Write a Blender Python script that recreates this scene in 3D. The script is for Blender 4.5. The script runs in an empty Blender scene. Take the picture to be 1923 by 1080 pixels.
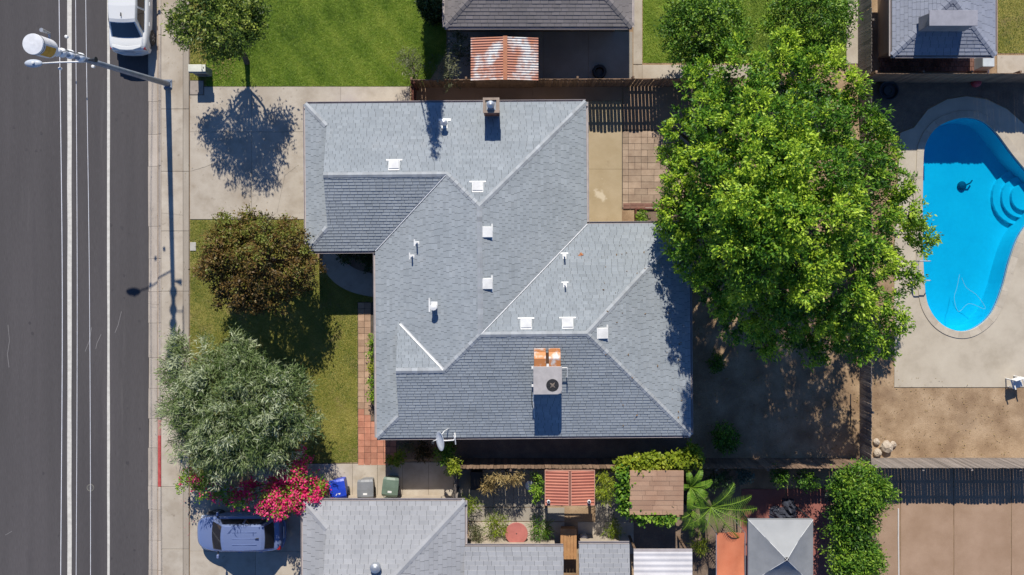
import bpy, bmesh, math, random
import numpy as np
from mathutils import Vector, Matrix

# ------------------------------------------------------------------ camera, sky, sun, exposure
SC = bpy.context.scene
COL = SC.collection
H = 38.8            # camera height above the ground, metres
K = 40.0            # photograph pixels per metre on the ground
CX, CY = 961.5, 470.0
cam_d = bpy.data.cameras.new('camera'); cam = bpy.data.objects.new('camera', cam_d); COL.objects.link(cam)
cam.location = (0, 0, H); cam.rotation_euler = (0, 0, 0)
cam_d.sensor_width = 36.0; cam_d.lens = K * H / 1923.0 * 36.0
cam_d.shift_y = -(540.0 - CY) / 1923.0
cam_d.clip_start = 0.5; cam_d.clip_end = 2000
SC.camera = cam

SUN_EL, SUN_AZ = math.radians(39.5), math.radians(-2.4)      # azimuth from +Y, clockwise positive
world = bpy.data.worlds.new('World'); SC.world = world; world.use_nodes = True
wn = world.node_tree; wn.nodes.clear()
wo = wn.nodes.new('ShaderNodeOutputWorld'); wb = wn.nodes.new('ShaderNodeBackground'); sk = wn.nodes.new('ShaderNodeTexSky')
sk.sky_type = 'NISHITA'; sk.sun_disc = False; sk.sun_elevation = SUN_EL; sk.sun_rotation = SUN_AZ
sk.air_density = 0.8; sk.dust_density = 0.0; sk.ozone_density = 10.0; sk.altitude = 1500
wb.inputs['Strength'].default_value = 0.118
wn.links.new(sk.outputs[0], wb.inputs[0]); wn.links.new(wb.outputs[0], wo.inputs[0])
sd = bpy.data.lights.new('sun', 'SUN'); sd.energy = 4.9; sd.angle = math.radians(0.5); sd.color = (1.0, 0.94, 0.83)
sun = bpy.data.objects.new('sun', sd); COL.objects.link(sun)
sv = Vector((math.sin(SUN_AZ) * math.cos(SUN_EL), math.cos(SUN_AZ) * math.cos(SUN_EL), math.sin(SUN_EL)))
sun.rotation_euler = sv.to_track_quat('Z', 'Y').to_euler(); sun.location = sv * 60
SC.view_settings.view_transform = 'Standard'; SC.view_settings.look = 'None'
SC.view_settings.exposure = 0.22; SC.view_settings.gamma = 1.0; SC.view_settings.use_curve_mapping = False

random.seed(7); R = random.random
def U(a, b): return random.uniform(a, b)
def W(px, py, z=0.0):
    s = (1 - z / H) / K
    return Vector(((px - CX) * s, (CY - py) * s, z))
def W2(px, py, z=0.0): v = W(px, py, z); return (v.x, v.y)

# ------------------------------------------------------------------ materials
MATS = {}
def surf(name, cols, scale=1.0, fine=30.0, fine_amt=0.25, rough=0.85, bump=0.15, metal=0.0, stain=None, tint=0.0, rnd=0.0,
         coat=0.0, spec=0.5, stretch=(1, 1, 1), lo=0.35, hi=0.65, local=False, trans=0.0, emis=None):
    if name in MATS: return MATS[name]
    m = bpy.data.materials.new(name); m.use_nodes = True; nt = m.node_tree; N = nt.nodes; L = nt.links
    b = N['Principled BSDF']; out = N['Material Output']
    b.inputs['Roughness'].default_value = rough; b.inputs['Metallic'].default_value = metal
    b.inputs['Specular IOR Level'].default_value = spec; b.inputs['Coat Weight'].default_value = coat
    b.inputs['Coat Roughness'].default_value = 0.05
    if local: tc = N.new('ShaderNodeTexCoord'); src = tc.outputs['Object']
    else: g = N.new('ShaderNodeNewGeometry'); src = g.outputs['Position']
    mp = N.new('ShaderNodeMapping'); mp.inputs['Scale'].default_value = stretch; L.new(src, mp.inputs[0])
    n1 = N.new('ShaderNodeTexNoise'); n1.inputs['Scale'].default_value = scale; n1.inputs['Detail'].default_value = 7; n1.inputs['Roughness'].default_value = 0.62
    L.new(mp.outputs[0], n1.inputs[0])
    r = N.new('ShaderNodeValToRGB'); e = r.color_ramp.elements
    e[0].position = lo; e[1].position = hi
    e[0].color = (*cols[0], 1); e[1].color = (*cols[-1], 1)
    if len(cols) == 3: k = e.new((lo + hi) / 2); k.color = (*cols[1], 1)
    L.new(n1.outputs[0], r.inputs[0]); c = r.outputs[0]
    def mul(c, fac_out, amt):          # c * (1-amt + 2*amt*f)
        mr = N.new('ShaderNodeMapRange'); mr.inputs[3].default_value = 1 - amt; mr.inputs[4].default_value = 1 + amt
        L.new(fac_out, mr.inputs[0])
        vm = N.new('ShaderNodeVectorMath'); vm.operation = 'SCALE'
        L.new(c, vm.inputs[0]); L.new(mr.outputs[0], vm.inputs['Scale']); return vm.outputs[0]
    n2 = N.new('ShaderNodeTexNoise'); n2.inputs['Scale'].default_value = fine; n2.inputs['Detail'].default_value = 4
    L.new(mp.outputs[0], n2.inputs[0])
    if fine_amt: c = mul(c, n2.outputs[0], fine_amt)
    if stain:
        for (sc_, ss, th, wd, st) in ([stain] if not isinstance(stain, list) else stain):
            n3 = N.new('ShaderNodeTexNoise'); n3.inputs['Scale'].default_value = ss; n3.inputs['Detail'].default_value = 6; n3.inputs['Roughness'].default_value = 0.6
            L.new(mp.outputs[0], n3.inputs[0])
            mr = N.new('ShaderNodeMapRange'); mr.inputs[1].default_value = th; mr.inputs[2].default_value = th + wd; mr.inputs[4].default_value = st
            L.new(n3.outputs[0], mr.inputs[0])
            mx = N.new('ShaderNodeMix'); mx.data_type = 'RGBA'
            L.new(mr.outputs[0], mx.inputs[0]); L.new(c, mx.inputs[6]); mx.inputs[7].default_value = (*sc_, 1); c = mx.outputs[2]
    if tint:
        at = N.new('ShaderNodeAttribute'); at.attribute_name = 'tint'; c = mul(c, at.outputs['Fac'], tint)
    if rnd:
        oi = N.new('ShaderNodeObjectInfo'); c = mul(c, oi.outputs['Random'], rnd)
    L.new(c, b.inputs['Base Color'])
    if bump:
        bp = N.new('ShaderNodeBump'); bp.inputs['Strength'].default_value = bump; bp.inputs['Distance'].default_value = 0.02
        L.new(n2.outputs[0], bp.inputs['Height']); L.new(bp.outputs[0], b.inputs['Normal'])
    if emis:
        b.inputs['Emission Color'].default_value = (*emis, 1); b.inputs['Emission Strength'].default_value = 1
    MATS[name] = m; return m

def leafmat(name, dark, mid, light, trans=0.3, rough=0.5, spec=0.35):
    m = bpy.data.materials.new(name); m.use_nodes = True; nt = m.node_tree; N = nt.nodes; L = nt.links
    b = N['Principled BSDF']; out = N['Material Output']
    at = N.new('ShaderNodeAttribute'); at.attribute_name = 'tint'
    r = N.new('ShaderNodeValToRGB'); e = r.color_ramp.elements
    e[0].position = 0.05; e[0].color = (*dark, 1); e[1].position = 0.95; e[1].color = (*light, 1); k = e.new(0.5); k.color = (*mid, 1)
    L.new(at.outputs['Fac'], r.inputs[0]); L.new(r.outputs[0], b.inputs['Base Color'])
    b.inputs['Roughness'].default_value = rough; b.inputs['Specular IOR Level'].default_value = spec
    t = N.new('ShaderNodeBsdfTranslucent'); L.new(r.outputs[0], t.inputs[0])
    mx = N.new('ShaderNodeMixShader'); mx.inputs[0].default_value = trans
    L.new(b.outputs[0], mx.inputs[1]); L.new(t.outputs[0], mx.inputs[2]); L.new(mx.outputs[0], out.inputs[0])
    MATS[name] = m; return m

def flat(name, col, rough=0.6, metal=0.0, coat=0.0, spec=0.5, fine=40, amt=0.12, rnd=0.0):
    c2 = tuple(min(1, v * 1.12) for v in col)
    return surf(name, [tuple(v * 0.9 for v in col), c2], scale=3, fine=fine, fine_amt=amt, rough=rough, metal=metal, coat=coat, spec=spec, bump=0.03, rnd=rnd)

asphalt = surf('asphalt', [(.056, .051, .053), (.070, .064, .066), (.086, .078, .081)], scale=.5, fine=60, fine_amt=.35, rough=.9, bump=.3, stretch=(1, .06, 1), lo=.3, hi=.7,
               stain=[((.125, .115, .115), 1.6, .62, .12, .45), ((.05, .045, .05), .9, .58, .15, .55)])
concrete = surf('concrete', [(.37, .315, .25), (.44, .385, .315), (.50, .445, .37)], scale=1.1, fine=38, fine_amt=.16, rough=.88, bump=.1, rnd=.07,
                stain=[((.25, .19, .13), .55, .54, .16, .7), ((.18, .14, .105), 2.6, .64, .08, .6)])
concrete_dark = surf('concrete_edge', [(.31, .265, .215), (.38, .335, .275)], scale=1.4, fine=38, fine_amt=.16, rough=.88, bump=.1, rnd=.07, stretch=(1, .3, 1))  # toned darker than the other slabs, for the pavement edge strip
kerb_concrete = surf('kerb_concrete', [(.36, .31, .26), (.47, .41, .35)], scale=1.5, fine=30, fine_amt=.2, rough=.88, bump=.12, rnd=.08, stretch=(1, .4, 1),
                stain=((.2, .17, .15), 2.5, .6, .12, .5))
joint_dirt = surf('joint_dirt', [(.06, .05, .04), (.1, .085, .07)], scale=4)
dirt = surf('dirt', [(.24, .155, .09), (.33, .225, .135), (.42, .30, .19)], scale=.9, fine=18, fine_amt=.35, rough=.95, bump=.5,
            stain=[((.20, .13, .08), .55, .55, .2, .7), ((.48, .36, .24), 6, .66, .06, .6)])
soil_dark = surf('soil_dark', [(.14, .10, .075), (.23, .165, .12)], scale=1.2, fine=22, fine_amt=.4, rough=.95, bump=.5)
lawn_soil = surf('lawn_soil', [(.12, .19, .018), (.21, .27, .035)], scale=1.0, fine=20, fine_amt=.4, rough=.95, bump=.4)
lawn_dry = surf('lawn_dry_soil', [(.19, .18, .03), (.29, .25, .065)], scale=.8, fine=20, fine_amt=.4, rough=.95, bump=.4,
                stain=[((.25, .175, .085), .9, .54, .12, .7), ((.10, .12, .02), 2.2, .58, .1, .6)])
white_paint = surf('road_paint', [(.50, .48, .44), (.64, .62, .57)], scale=6, fine=50, fine_amt=.1, rough=.75, bump=.1, stain=((.25, .23, .22), 7, .68, .08, .6))
red_paint = surf('kerb_red_paint', [(.36, .05, .05), (.5, .09, .08)], scale=5, fine=40, fine_amt=.15, rough=.7, stain=((.4, .33, .28), 9, .66, .06, .6))
faded_red = surf('faded_red_paint', [(.42, .24, .20), (.46, .20, .17)], scale=5, fine=40, fine_amt=.15, rough=.75, stain=((.45, .4, .34), 8, .55, .1, .7))
shingle = surf('roof_shingle', [(.27, .30, .325), (.302, .332, .358)], scale=.8, fine=70, fine_amt=.3, rough=.9, bump=.25, tint=.13, stain=[((.235, .26, .28), .5, .5, .3, .6), ((.35, .365, .375), 1.7, .58, .2, .45)])
shingle_n = surf('neighbour_shingle_brown', [(.17, .155, .155), (.21, .19, .19)], scale=.8, fine=70, fine_amt=.3, rough=.9, bump=.25, tint=.15)
shingle_s = surf('neighbour_shingle_grey', [(.31, .315, .33), (.36, .365, .38)], scale=.7, fine=70, fine_amt=.25, rough=.9, bump=.25, tint=.11)
shingle_e = surf('neighbour_shingle_blue', [(.22, .24, .30), (.27, .29, .35)], scale=.7, fine=70, fine_amt=.25, rough=.9, bump=.25, tint=.11)
deckm = surf('roof_felt', [(.04, .045, .05), (.07, .075, .08)], scale=3)
cap_m = surf('ridge_shingle', [(.30, .32, .34), (.35, .37, .39)], scale=2, fine=70, fine_amt=.25, rough=.9, bump=.2, tint=.25)
stucco = surf('stucco', [(.36, .30, .24), (.42, .36, .29)], scale=1.5, fine=50, fine_amt=.15, rough=.92, bump=.25)
fascia = surf('fascia_brown', [(.17, .065, .05), (.21, .085, .065)], scale=4, fine=30, rough=.7, stretch=(1, 1, 6))
gutter_m = flat('gutter_painted', (.40, .36, .36), rough=.5)
white_metal = flat('white_metal', (.70, .70, .69), rough=.5, amt=.04)
galv = surf('galvanised_steel', [(.38, .40, .43), (.52, .54, .57)], scale=6, fine=40, fine_amt=.1, rough=.42, metal=.6, bump=.03)
pole_m = surf('pole_steel', [(.19, .235, .31), (.27, .315, .39)], scale=3, fine=30, fine_amt=.15, rough=.5, metal=.3, bump=.04)
canister_m = flat('canister_shell', (.70, .71, .73), rough=.5, amt=.06)
yellow_m = surf('yellow_label', [(.50, .25, .02), (.66, .37, .05)], scale=6, rough=.5, bump=0)
black_m = flat('black_rubber', (.018, .018, .02), rough=.65)
dark_m = flat('dark_plastic', (.03, .032, .036), rough=.5)
glass_m = surf('car_glass', [(.008, .009, .014), (.012, .013, .02)], scale=2, rough=.04, bump=0, fine_amt=0, spec=.8, coat=.6)
chrome = flat('chrome', (.6, .6, .62), rough=.2, metal=1)
red_lens = flat('red_lens', (.30, .012, .014), rough=.2, coat=.6)
lamp_lens = flat('clear_lens', (.6, .62, .65), rough=.1, coat=.8)
brick_m = surf('brick', [(.17, .065, .042), (.25, .105, .07)], scale=6, fine=40, fine_amt=.3, rough=.9, bump=.3, rnd=.3)
mortar = flat('mortar', (.3, .27, .24), rough=.95)
bark = surf('bark', [(.07, .05, .038), (.16, .12, .09)], scale=6, fine=25, fine_amt=.4, rough=.95, bump=.6, stretch=(1, 1, .3))
wood_brown = surf('fence_wood', [(.15, .095, .062), (.25, .165, .11)], scale=3, fine=22, fine_amt=.35, rough=.9, bump=.25, rnd=.28, local=True, stretch=(3, 3, .6))
wood_grey = surf('fence_wood_grey', [(.17, .145, .13), (.26, .225, .20)], scale=3, fine=22, fine_amt=.3, rough=.9, bump=.25, rnd=.25, local=True, stretch=(3, 3, .6))
wood_red = surf('gate_wood', [(.11, .035, .026), (.17, .058, .04)], scale=3, fine=22, fine_amt=.3, rough=.85, bump=.2, rnd=.2, local=True, stretch=(3, 3, .6))
paver_tan = surf('paver_tan', [(.37, .235, .155), (.46, .31, .21)], scale=3, fine=40, fine_amt=.2, rough=.9, bump=.2, rnd=.16)
paver_red = surf('paver_red', [(.40, .165, .105), (.50, .23, .15)], scale=3, fine=40, fine_amt=.2, rough=.9, bump=.2, rnd=.22)
paver_old = surf('paver_weathered', [(.30, .215, .155), (.40, .30, .22)], scale=2.2, fine=40, fine_amt=.2, rough=.92, bump=.2, rnd=.17)
dark_brick = surf('edging_brick', [(.17, .085, .065), (.24, .13, .10)], scale=3, fine=40, fine_amt=.2, rough=.92, rnd=.25)
rust = surf('rusted_corrugated', [(.50, .50, .50), (.60, .60, .60)], scale=2, fine=30, fine_amt=.12, rough=.6, metal=.15, bump=.05,
            stain=[((.38, .13, .07), .9, .40, .12, .9), ((.42, .17, .09), 2.6, .52, .1, .7)])
rust_cap = surf('rusted_ridge', [(.38, .14, .07), (.45, .20, .11)], scale=4, rough=.75)
rust_duct = surf('rusted_duct', [(.42, .42, .43), (.50, .50, .50)], scale=4, fine=30, rough=.5, metal=.3, bump=.03,
            stain=[((.42, .15, .035), 2.6, .36, .16, .95)])
terracotta = surf('terracotta_sheet', [(.36, .105, .065), (.42, .14, .085)], scale=1.2, fine=30, fine_amt=.15, rough=.6, bump=.05)
terra_trim = flat('terracotta_trim', (.48, .26, .19), rough=.6)
tan_roof = surf('tan_roof_board', [(.34, .20, .13), (.40, .255, .17)], scale=1.2, fine=25, fine_amt=.2, rough=.85, rnd=.12)
orange_m = surf('orange_canvas', [(.52, .15, .07), (.60, .20, .10)], scale=1, fine=40, fine_amt=.1, rough=.85)
ac_m = flat('ac_casing', (.40, .375, .37), rough=.5, amt=.06)
pool_plaster = surf('pool_plaster', [(.50, .72, .80), (.58, .78, .84)], scale=1.2, fine=6, fine_amt=.06, rough=.8, bump=0)
coping_m = surf('pool_coping', [(.42, .365, .29), (.50, .44, .355)], scale=3, fine=30, fine_amt=.12, rough=.8, rnd=.08)
pool_deck_m = surf('pool_deck_concrete', [(.40, .345, .27), (.47, .41, .325), (.51, .45, .36)], scale=.7, fine=40, fine_amt=.1, rough=.85, bump=.05,
                   stain=((.30, .25, .18), .5, .6, .2, .5))
red_patio = surf('red_patio_concrete', [(.25, .085, .065), (.31, .115, .09)], scale=1.2, fine=30, fine_amt=.2, rough=.85, stain=((.2, .09, .08), 1, .58, .15, .5))
paving_brown = surf('brown_paving', [(.30, .195, .125), (.37, .25, .17)], scale=.8, fine=30, fine_amt=.2, rough=.9, bump=.15, rnd=.05)
paving_grey = surf('grey_paving', [(.27, .24, .20), (.34, .305, .26)], scale=.8, fine=30, fine_amt=.2, rough=.9, bump=.15, rnd=.1)
canopy_grey = surf('canopy_fabric', [(.20, .21, .225), (.25, .26, .275)], scale=1.5, fine=60, fine_amt=.08, rough=.9)
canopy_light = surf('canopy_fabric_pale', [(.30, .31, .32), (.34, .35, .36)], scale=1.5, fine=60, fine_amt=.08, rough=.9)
white_corr = surf('white_corrugated', [(.56, .54, .55), (.66, .64, .65)], scale=1.5, fine=30, fine_amt=.08, rough=.5)
bin_blue = flat('bin_blue', (.012, .05, .46), rough=.42, amt=.08)
bin_grey = flat('bin_grey', (.19, .20, .215), rough=.5, amt=.08)
bin_green = flat('bin_green', (.12, .17, .13), rough=.5, amt=.08)
box_cream = flat('cabinet_cream', (.62, .62, .53), rough=.55, amt=.06)
box_blue = flat('cabinet_body', (.20, .22, .21), rough=.55)

def paint(name, col, metal):
    m = surf(name, [col, tuple(min(1, c * 1.03) for c in col)], scale=.6, fine=400, fine_amt=.05, rough=.33 if metal else .4, metal=metal, coat=.9, bump=0)
    return m
car_white = paint('car_paint_white', (.66, .67, .67), 0)
car_blue = paint('car_paint_silver_blue', (.205, .265, .46), .35)

def pool_water():
    m = bpy.data.materials.new('pool_water'); m.use_nodes = True; nt = m.node_tree; N = nt.nodes; L = nt.links; N.remove(N['Principled BSDF'])
    t = N.new('ShaderNodeBsdfTransparent'); t.inputs[0].default_value = (.06, .68, .87, 1)
    g = N.new('ShaderNodeBsdfGlossy'); g.inputs['Roughness'].default_value = .04
    n = N.new('ShaderNodeTexNoise'); n.inputs['Scale'].default_value = 2.2; n.inputs['Detail'].default_value = 3
    ge = N.new('ShaderNodeNewGeometry'); L.new(ge.outputs['Position'], n.inputs[0])
    bp = N.new('ShaderNodeBump'); bp.inputs['Strength'].default_value = .15; bp.inputs['Distance'].default_value = .05
    L.new(n.outputs[0], bp.inputs['Height']); L.new(bp.outputs[0], g.inputs['Normal'])
    lw = N.new('ShaderNodeLayerWeight'); pw_ = N.new('ShaderNodeMath'); pw_.operation = 'POWER'; pw_.inputs[1].default_value = 4; L.new(lw.outputs['Facing'], pw_.inputs[0]); fr = N.new('ShaderNodeMath'); fr.operation = 'MULTIPLY_ADD'; fr.inputs[1].default_value = .7; fr.inputs[2].default_value = .02; L.new(pw_.outputs[0], fr.inputs[0])
    mx = N.new('ShaderNodeMixShader'); L.new(fr.outputs[0], mx.inputs[0]); L.new(t.outputs[0], mx.inputs[1]); L.new(g.outputs[0], mx.inputs[2])
    L.new(mx.outputs[0], N['Material Output'].inputs[0]); return m
water_m = pool_water()

# ------------------------------------------------------------------ object helpers
def tag(o, label=None, cat=None, group=None, kind=None):
    if label: o['label'] = label
    if cat: o['category'] = cat
    if group: o['group'] = group
    if kind: o['kind'] = kind
    return o
def empty(name, loc=(0, 0, 0), rz=0.0, label=None, cat=None, group=None, kind=None):
    o = bpy.data.objects.new(name, None); o.empty_display_size = .2; COL.objects.link(o)
    o.location = loc; o.rotation_euler = (0, 0, rz); return tag(o, label, cat, group, kind)
def link(name, me, m=None, parent=None, loc=None, rot=None, kind=None):
    o = bpy.data.objects.new(name, me); COL.objects.link(o)
    if m is not None and not me.materials: me.materials.append(m)
    if parent: o.parent = parent
    if loc is not None: o.location = loc
    if rot is not None: o.rotation_euler = rot
    if kind: o['kind'] = kind
    return o

class MB:
    def __init__(s): s.v = []; s.f = []; s.t = []
    def add(s, vs, fs, tint=None):
        o = len(s.v); s.v += [tuple(v) for v in vs]; s.f += [tuple(i + o for i in f) for f in fs]
        s.t += [(.5 if tint is None else tint)] * len(fs); return s
    def box(s, x0, x1, y0, y1, z0, z1, tint=None, M=None, taper=0):
        vs = [Vector(p) for p in ((x0, y0, z0), (x1, y0, z0), (x1, y1, z0), (x0, y1, z0), (x0 + taper, y0 + taper, z1), (x1 - taper, y0 + taper, z1), (x1 - taper, y1 - taper, z1), (x0 + taper, y1 - taper, z1))]
        if M: vs = [M @ v for v in vs]
        return s.add(vs, [(3, 2, 1, 0), (4, 5, 6, 7), (0, 1, 5, 4), (1, 2, 6, 5), (2, 3, 7, 6), (3, 0, 4, 7)], tint)
    def prism(s, poly, z0, z1, tint=None):
        a = sum(poly[i][0] * poly[(i + 1) % len(poly)][1] - poly[(i + 1) % len(poly)][0] * poly[i][1] for i in range(len(poly)))
        if a < 0: poly = poly[::-1]
        n = len(poly); f0 = z0 if callable(z0) else (lambda x, y: z0); f1 = z1 if callable(z1) else (lambda x, y: z1)
        vs = [(x, y, f0(x, y)) for x, y in poly] + [(x, y, f1(x, y)) for x, y in poly]
        return s.add(vs, [tuple(range(n - 1, -1, -1)), tuple(range(n, 2 * n))] + [(i, (i + 1) % n, n + (i + 1) % n, n + i) for i in range(n)], tint)
    def sheet(s, poly, z, tint=None):
        a = sum(poly[i][0] * poly[(i + 1) % len(poly)][1] - poly[(i + 1) % len(poly)][0] * poly[i][1] for i in range(len(poly)))
        if a < 0: poly = poly[::-1]
        return s.add([(x, y, z) for x, y in poly], [tuple(range(len(poly)))], tint)
    def tube(s, pts, rad, n=8, caps=True, tint=None):
        pts = [Vector(p) for p in pts]; k = len(pts)
        if not hasattr(rad, '__len__'): rad = [rad] * k
        vs = []; fs = []; ref = None
        for i, p in enumerate(pts):
            d = (pts[min(i + 1, k - 1)] - pts[max(i - 1, 0)]).normalized()
            if ref is None: ref = Vector((0, 0, 1)) if abs(d.z) < .9 else Vector((1, 0, 0))
            a = d.cross(ref).normalized(); b = d.cross(a); ref = -b if False else a.cross(d)
            for j in range(n):
                t = 2 * math.pi * j / n; vs.append(p + (a * math.cos(t) + b * math.sin(t)) * rad[i])
        for i in range(k - 1):
            for j in range(n):
                fs.append((i * n + j, i * n + (j + 1) % n, (i + 1) * n + (j + 1) % n, (i + 1) * n + j))
        if caps: fs += [tuple(range(n - 1, -1, -1)), tuple(range((k - 1) * n, k * n))]
        return s.add(vs, fs, tint)
    def lathe(s, prof, c=(0, 0, 0), n=20, tint=None, M=None):
        vs = []; fs = []
        for r, z in prof:
            for j in range(n):
                t = 2 * math.pi * j / n; v = Vector((c[0] + r * math.cos(t), c[1] + r * math.sin(t), c[2] + z)); vs.append(M @ v if M else v)
        for i in range(len(prof) - 1):
            for j in range(n): fs.append((i * n + j, i * n + (j + 1) % n, (i + 1) * n + (j + 1) % n, (i + 1) * n + j))
        fs += [tuple(range(n - 1, -1, -1)), tuple(range((len(prof) - 1) * n, len(prof) * n))]
        return s.add(vs, fs, tint)
    def mesh(s, name, smooth=False, fix=False):
        me = bpy.data.meshes.new(name); me.from_pydata(s.v, [], s.f); me.update()
        if any(t != .5 for t in s.t):
            a = me.attributes.new('tint', 'FLOAT', 'FACE'); a.data.foreach_set('value', s.t)
        if fix:
            bm = bmesh.new(); bm.from_mesh(me); bmesh.ops.recalc_face_normals(bm, faces=bm.faces); bm.to_mesh(me); bm.free()
        if smooth: me.polygons.foreach_set('use_smooth', [True] * len(me.polygons))
        return me
    def build(s, name, m, parent=None, smooth=False, bevel=0, seg=2, subd=0, loc=None, rot=None, kind=None, fix=False):
        o = link(name, s.mesh(name, smooth, fix), m, parent, loc, rot, kind)
        if bevel:
            b = o.modifiers.new('bevel', 'BEVEL'); b.width = bevel; b.segments = seg; b.limit_method = 'ANGLE'; b.angle_limit = .6
        if subd:
            b = o.modifiers.new('subd', 'SUBSURF'); b.levels = subd; b.render_levels = subd
        return o

def sub(name, m, parent, fn, **kw):
    b = MB(); fn(b); return b.build(name, m, parent, **kw)

def holed(outer, holes, z, name, m, kind='structure'):
    bm = bmesh.new()
    for loop in [outer] + holes:
        vs = [bm.verts.new((x, y, z)) for x, y in loop]
        for i in range(len(vs)): bm.edges.new((vs[i], vs[(i + 1) % len(vs)]))
    bmesh.ops.triangle_fill(bm, use_beauty=True, use_dissolve=False, edges=bm.edges[:])
    for f in bm.faces:
        f.normal_update()
        if f.normal.z < 0: f.normal_flip()
    me = bpy.data.meshes.new(name); bm.to_mesh(me); bm.free()
    return tag(link(name, me, m), kind=kind)

def smooth_loop(pts, n=6):
    out = []; k = len(pts)
    for i in range(k):
        p0, p1, p2, p3 = [np.array(pts[(i + j) % k], float) for j in (-1, 0, 1, 2)]
        for t in np.arange(n) / n:
            out.append(tuple(.5 * (2 * p1 + (p2 - p0) * t + (2 * p0 - 5 * p1 + 4 * p2 - p3) * t * t + (3 * p1 - p0 - 3 * p2 + p3) * t ** 3)))
    return out
def smooth_line(pts, n=5):
    pts = [2 * np.array(pts[0], float) - np.array(pts[1], float)] + [np.array(p, float) for p in pts] + [2 * np.array(pts[-1], float) - np.array(pts[-2], float)]
    out = []
    for i in range(1, len(pts) - 2):
        p0, p1, p2, p3 = pts[i - 1:i + 3]
        for t in np.arange(n) / n:
            out.append(tuple(.5 * (2 * p1 + (p2 - p0) * t + (2 * p0 - 5 * p1 + 4 * p2 - p3) * t * t + (3 * p1 - p0 - 3 * p2 + p3) * t ** 3)))
    out.append(tuple(pts[-2])); return out
def offset_loop(poly, d):
    k = len(poly); out = []
    for i in range(k):
        a, b = np.array(poly[i - 1]), np.array(poly[(i + 1) % k]); t = b - a; t /= np.linalg.norm(t) + 1e-9
        nrm = np.array((t[1], -t[0])); out.append(tuple(np.array(poly[i]) + nrm * d))
    return out
def ccw(poly):
    a = sum(poly[i][0] * poly[(i + 1) % len(poly)][1] - poly[(i + 1) % len(poly)][0] * poly[i][1] for i in range(len(poly)))
    return poly if a > 0 else poly[::-1]
def rect(x0, y0, x1, y1): return [(x0, y0), (x1, y0), (x1, y1), (x0, y1)]
def PX(pts, z=0): return [W2(x, y, z) for x, y in pts]
def inside(P, poly):
    x, y = P[:, 0], P[:, 1]; c = np.zeros(len(P), bool); k = len(poly)
    for i in range(k):
        x1, y1 = poly[i]; x2, y2 = poly[(i + 1) % k]
        m = ((y1 > y) != (y2 > y)) & (x < (x2 - x1) * (y - y1) / (y2 - y1 + 1e-12) + x1); c ^= m
    return c

def npmesh(name, V, F, tint=None):
    """V (n,3), F (m,k) -> mesh, per-face tint"""
    me = bpy.data.meshes.new(name); k = F.shape[1]
    me.vertices.add(len(V)); me.vertices.foreach_set('co', V.astype(np.float32).ravel())
    me.loops.add(F.size); me.loops.foreach_set('vertex_index', F.astype(np.int32).ravel())
    me.polygons.add(len(F)); me.polygons.foreach_set('loop_start', np.arange(0, F.size, k, dtype=np.int32)); me.polygons.foreach_set('loop_total', np.full(len(F), k, np.int32))
    me.update(calc_edges=True)
    if tint is not None:
        a = me.attributes.new('tint', 'FLOAT', 'FACE'); a.data.foreach_set('value', np.clip(tint, 0, 1).astype(np.float32))
    return me

def nrm(v): return v / (np.linalg.norm(v, axis=1, keepdims=True) + 1e-9)

def leaf_cloud(C, Nn, T, per, L, Wd, rng, spread=.12, out=.7, rnd=.8, up=.15, fold=.12):
    """tufts at C with outward normals Nn and tint T -> leaf quads"""
    M = len(C) * per; i = np.repeat(np.arange(len(C)), per)
    n = Nn[i]; p = C[i] + rng.normal(size=(M, 3)) * spread
    d = nrm(n * out + rng.normal(size=(M, 3)) * rnd + np.array([0, 0, up]))
    sd_ = nrm(np.cross(d, n + rng.normal(size=(M, 3)) * .45 + np.array([0, .25, .45])))
    ln = (L * rng.uniform(.6, 1.25, M))[:, None]; w = ln / L * Wd * .5
    up_ = np.cross(sd_, d)
    v0 = p; v1 = p + d * ln * .45 + sd_ * w + up_ * ln * fold * .3; v2 = p + d * ln - up_ * ln * fold; v3 = p + d * ln * .45 - sd_ * w + up_ * ln * fold * .3
    V = np.stack([v0, v1, v2, v3], 1).reshape(-1, 3); F = np.arange(4 * M).reshape(M, 4)
    return V, F, np.clip(T[i] + rng.normal(size=M) * .13, 0, 1)

def lobes_dome(c, rad, n, r0, rng, zmin=-.35, inner=.75):
    out = []
    g = math.pi * (3 - 5 ** .5)
    for k in range(n):
        z = 1 - (k + .5) / n * (1 - zmin); a = k * g + rng.uniform(-.35, .35); q = math.sqrt(max(0, 1 - z * z)); f = rng.uniform(inner, 1.0)
        d = np.array([q * math.cos(a), q * math.sin(a), z]) * f
        r = r0 * rng.uniform(.7, 1.3)
        out.append((np.array(c) + d * (np.array(rad) - r * .75), r))
    return out

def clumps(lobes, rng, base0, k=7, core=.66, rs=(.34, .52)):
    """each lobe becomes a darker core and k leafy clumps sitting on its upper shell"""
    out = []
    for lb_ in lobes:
        c, r = np.array(lb_[0]), lb_[1]; base = lb_[2] if len(lb_) > 2 and lb_[2] is not None else base0; out.append((c - np.array([0, 0, .12 * r]), r * core, base - .16))  # core leaves tinted darker, shade between clumps put into the colour
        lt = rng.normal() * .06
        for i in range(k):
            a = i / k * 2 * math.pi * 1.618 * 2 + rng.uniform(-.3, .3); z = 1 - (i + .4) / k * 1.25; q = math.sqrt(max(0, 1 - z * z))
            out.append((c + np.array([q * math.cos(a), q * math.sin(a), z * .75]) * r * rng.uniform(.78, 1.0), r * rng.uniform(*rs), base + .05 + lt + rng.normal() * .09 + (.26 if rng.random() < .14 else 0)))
    return out

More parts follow.
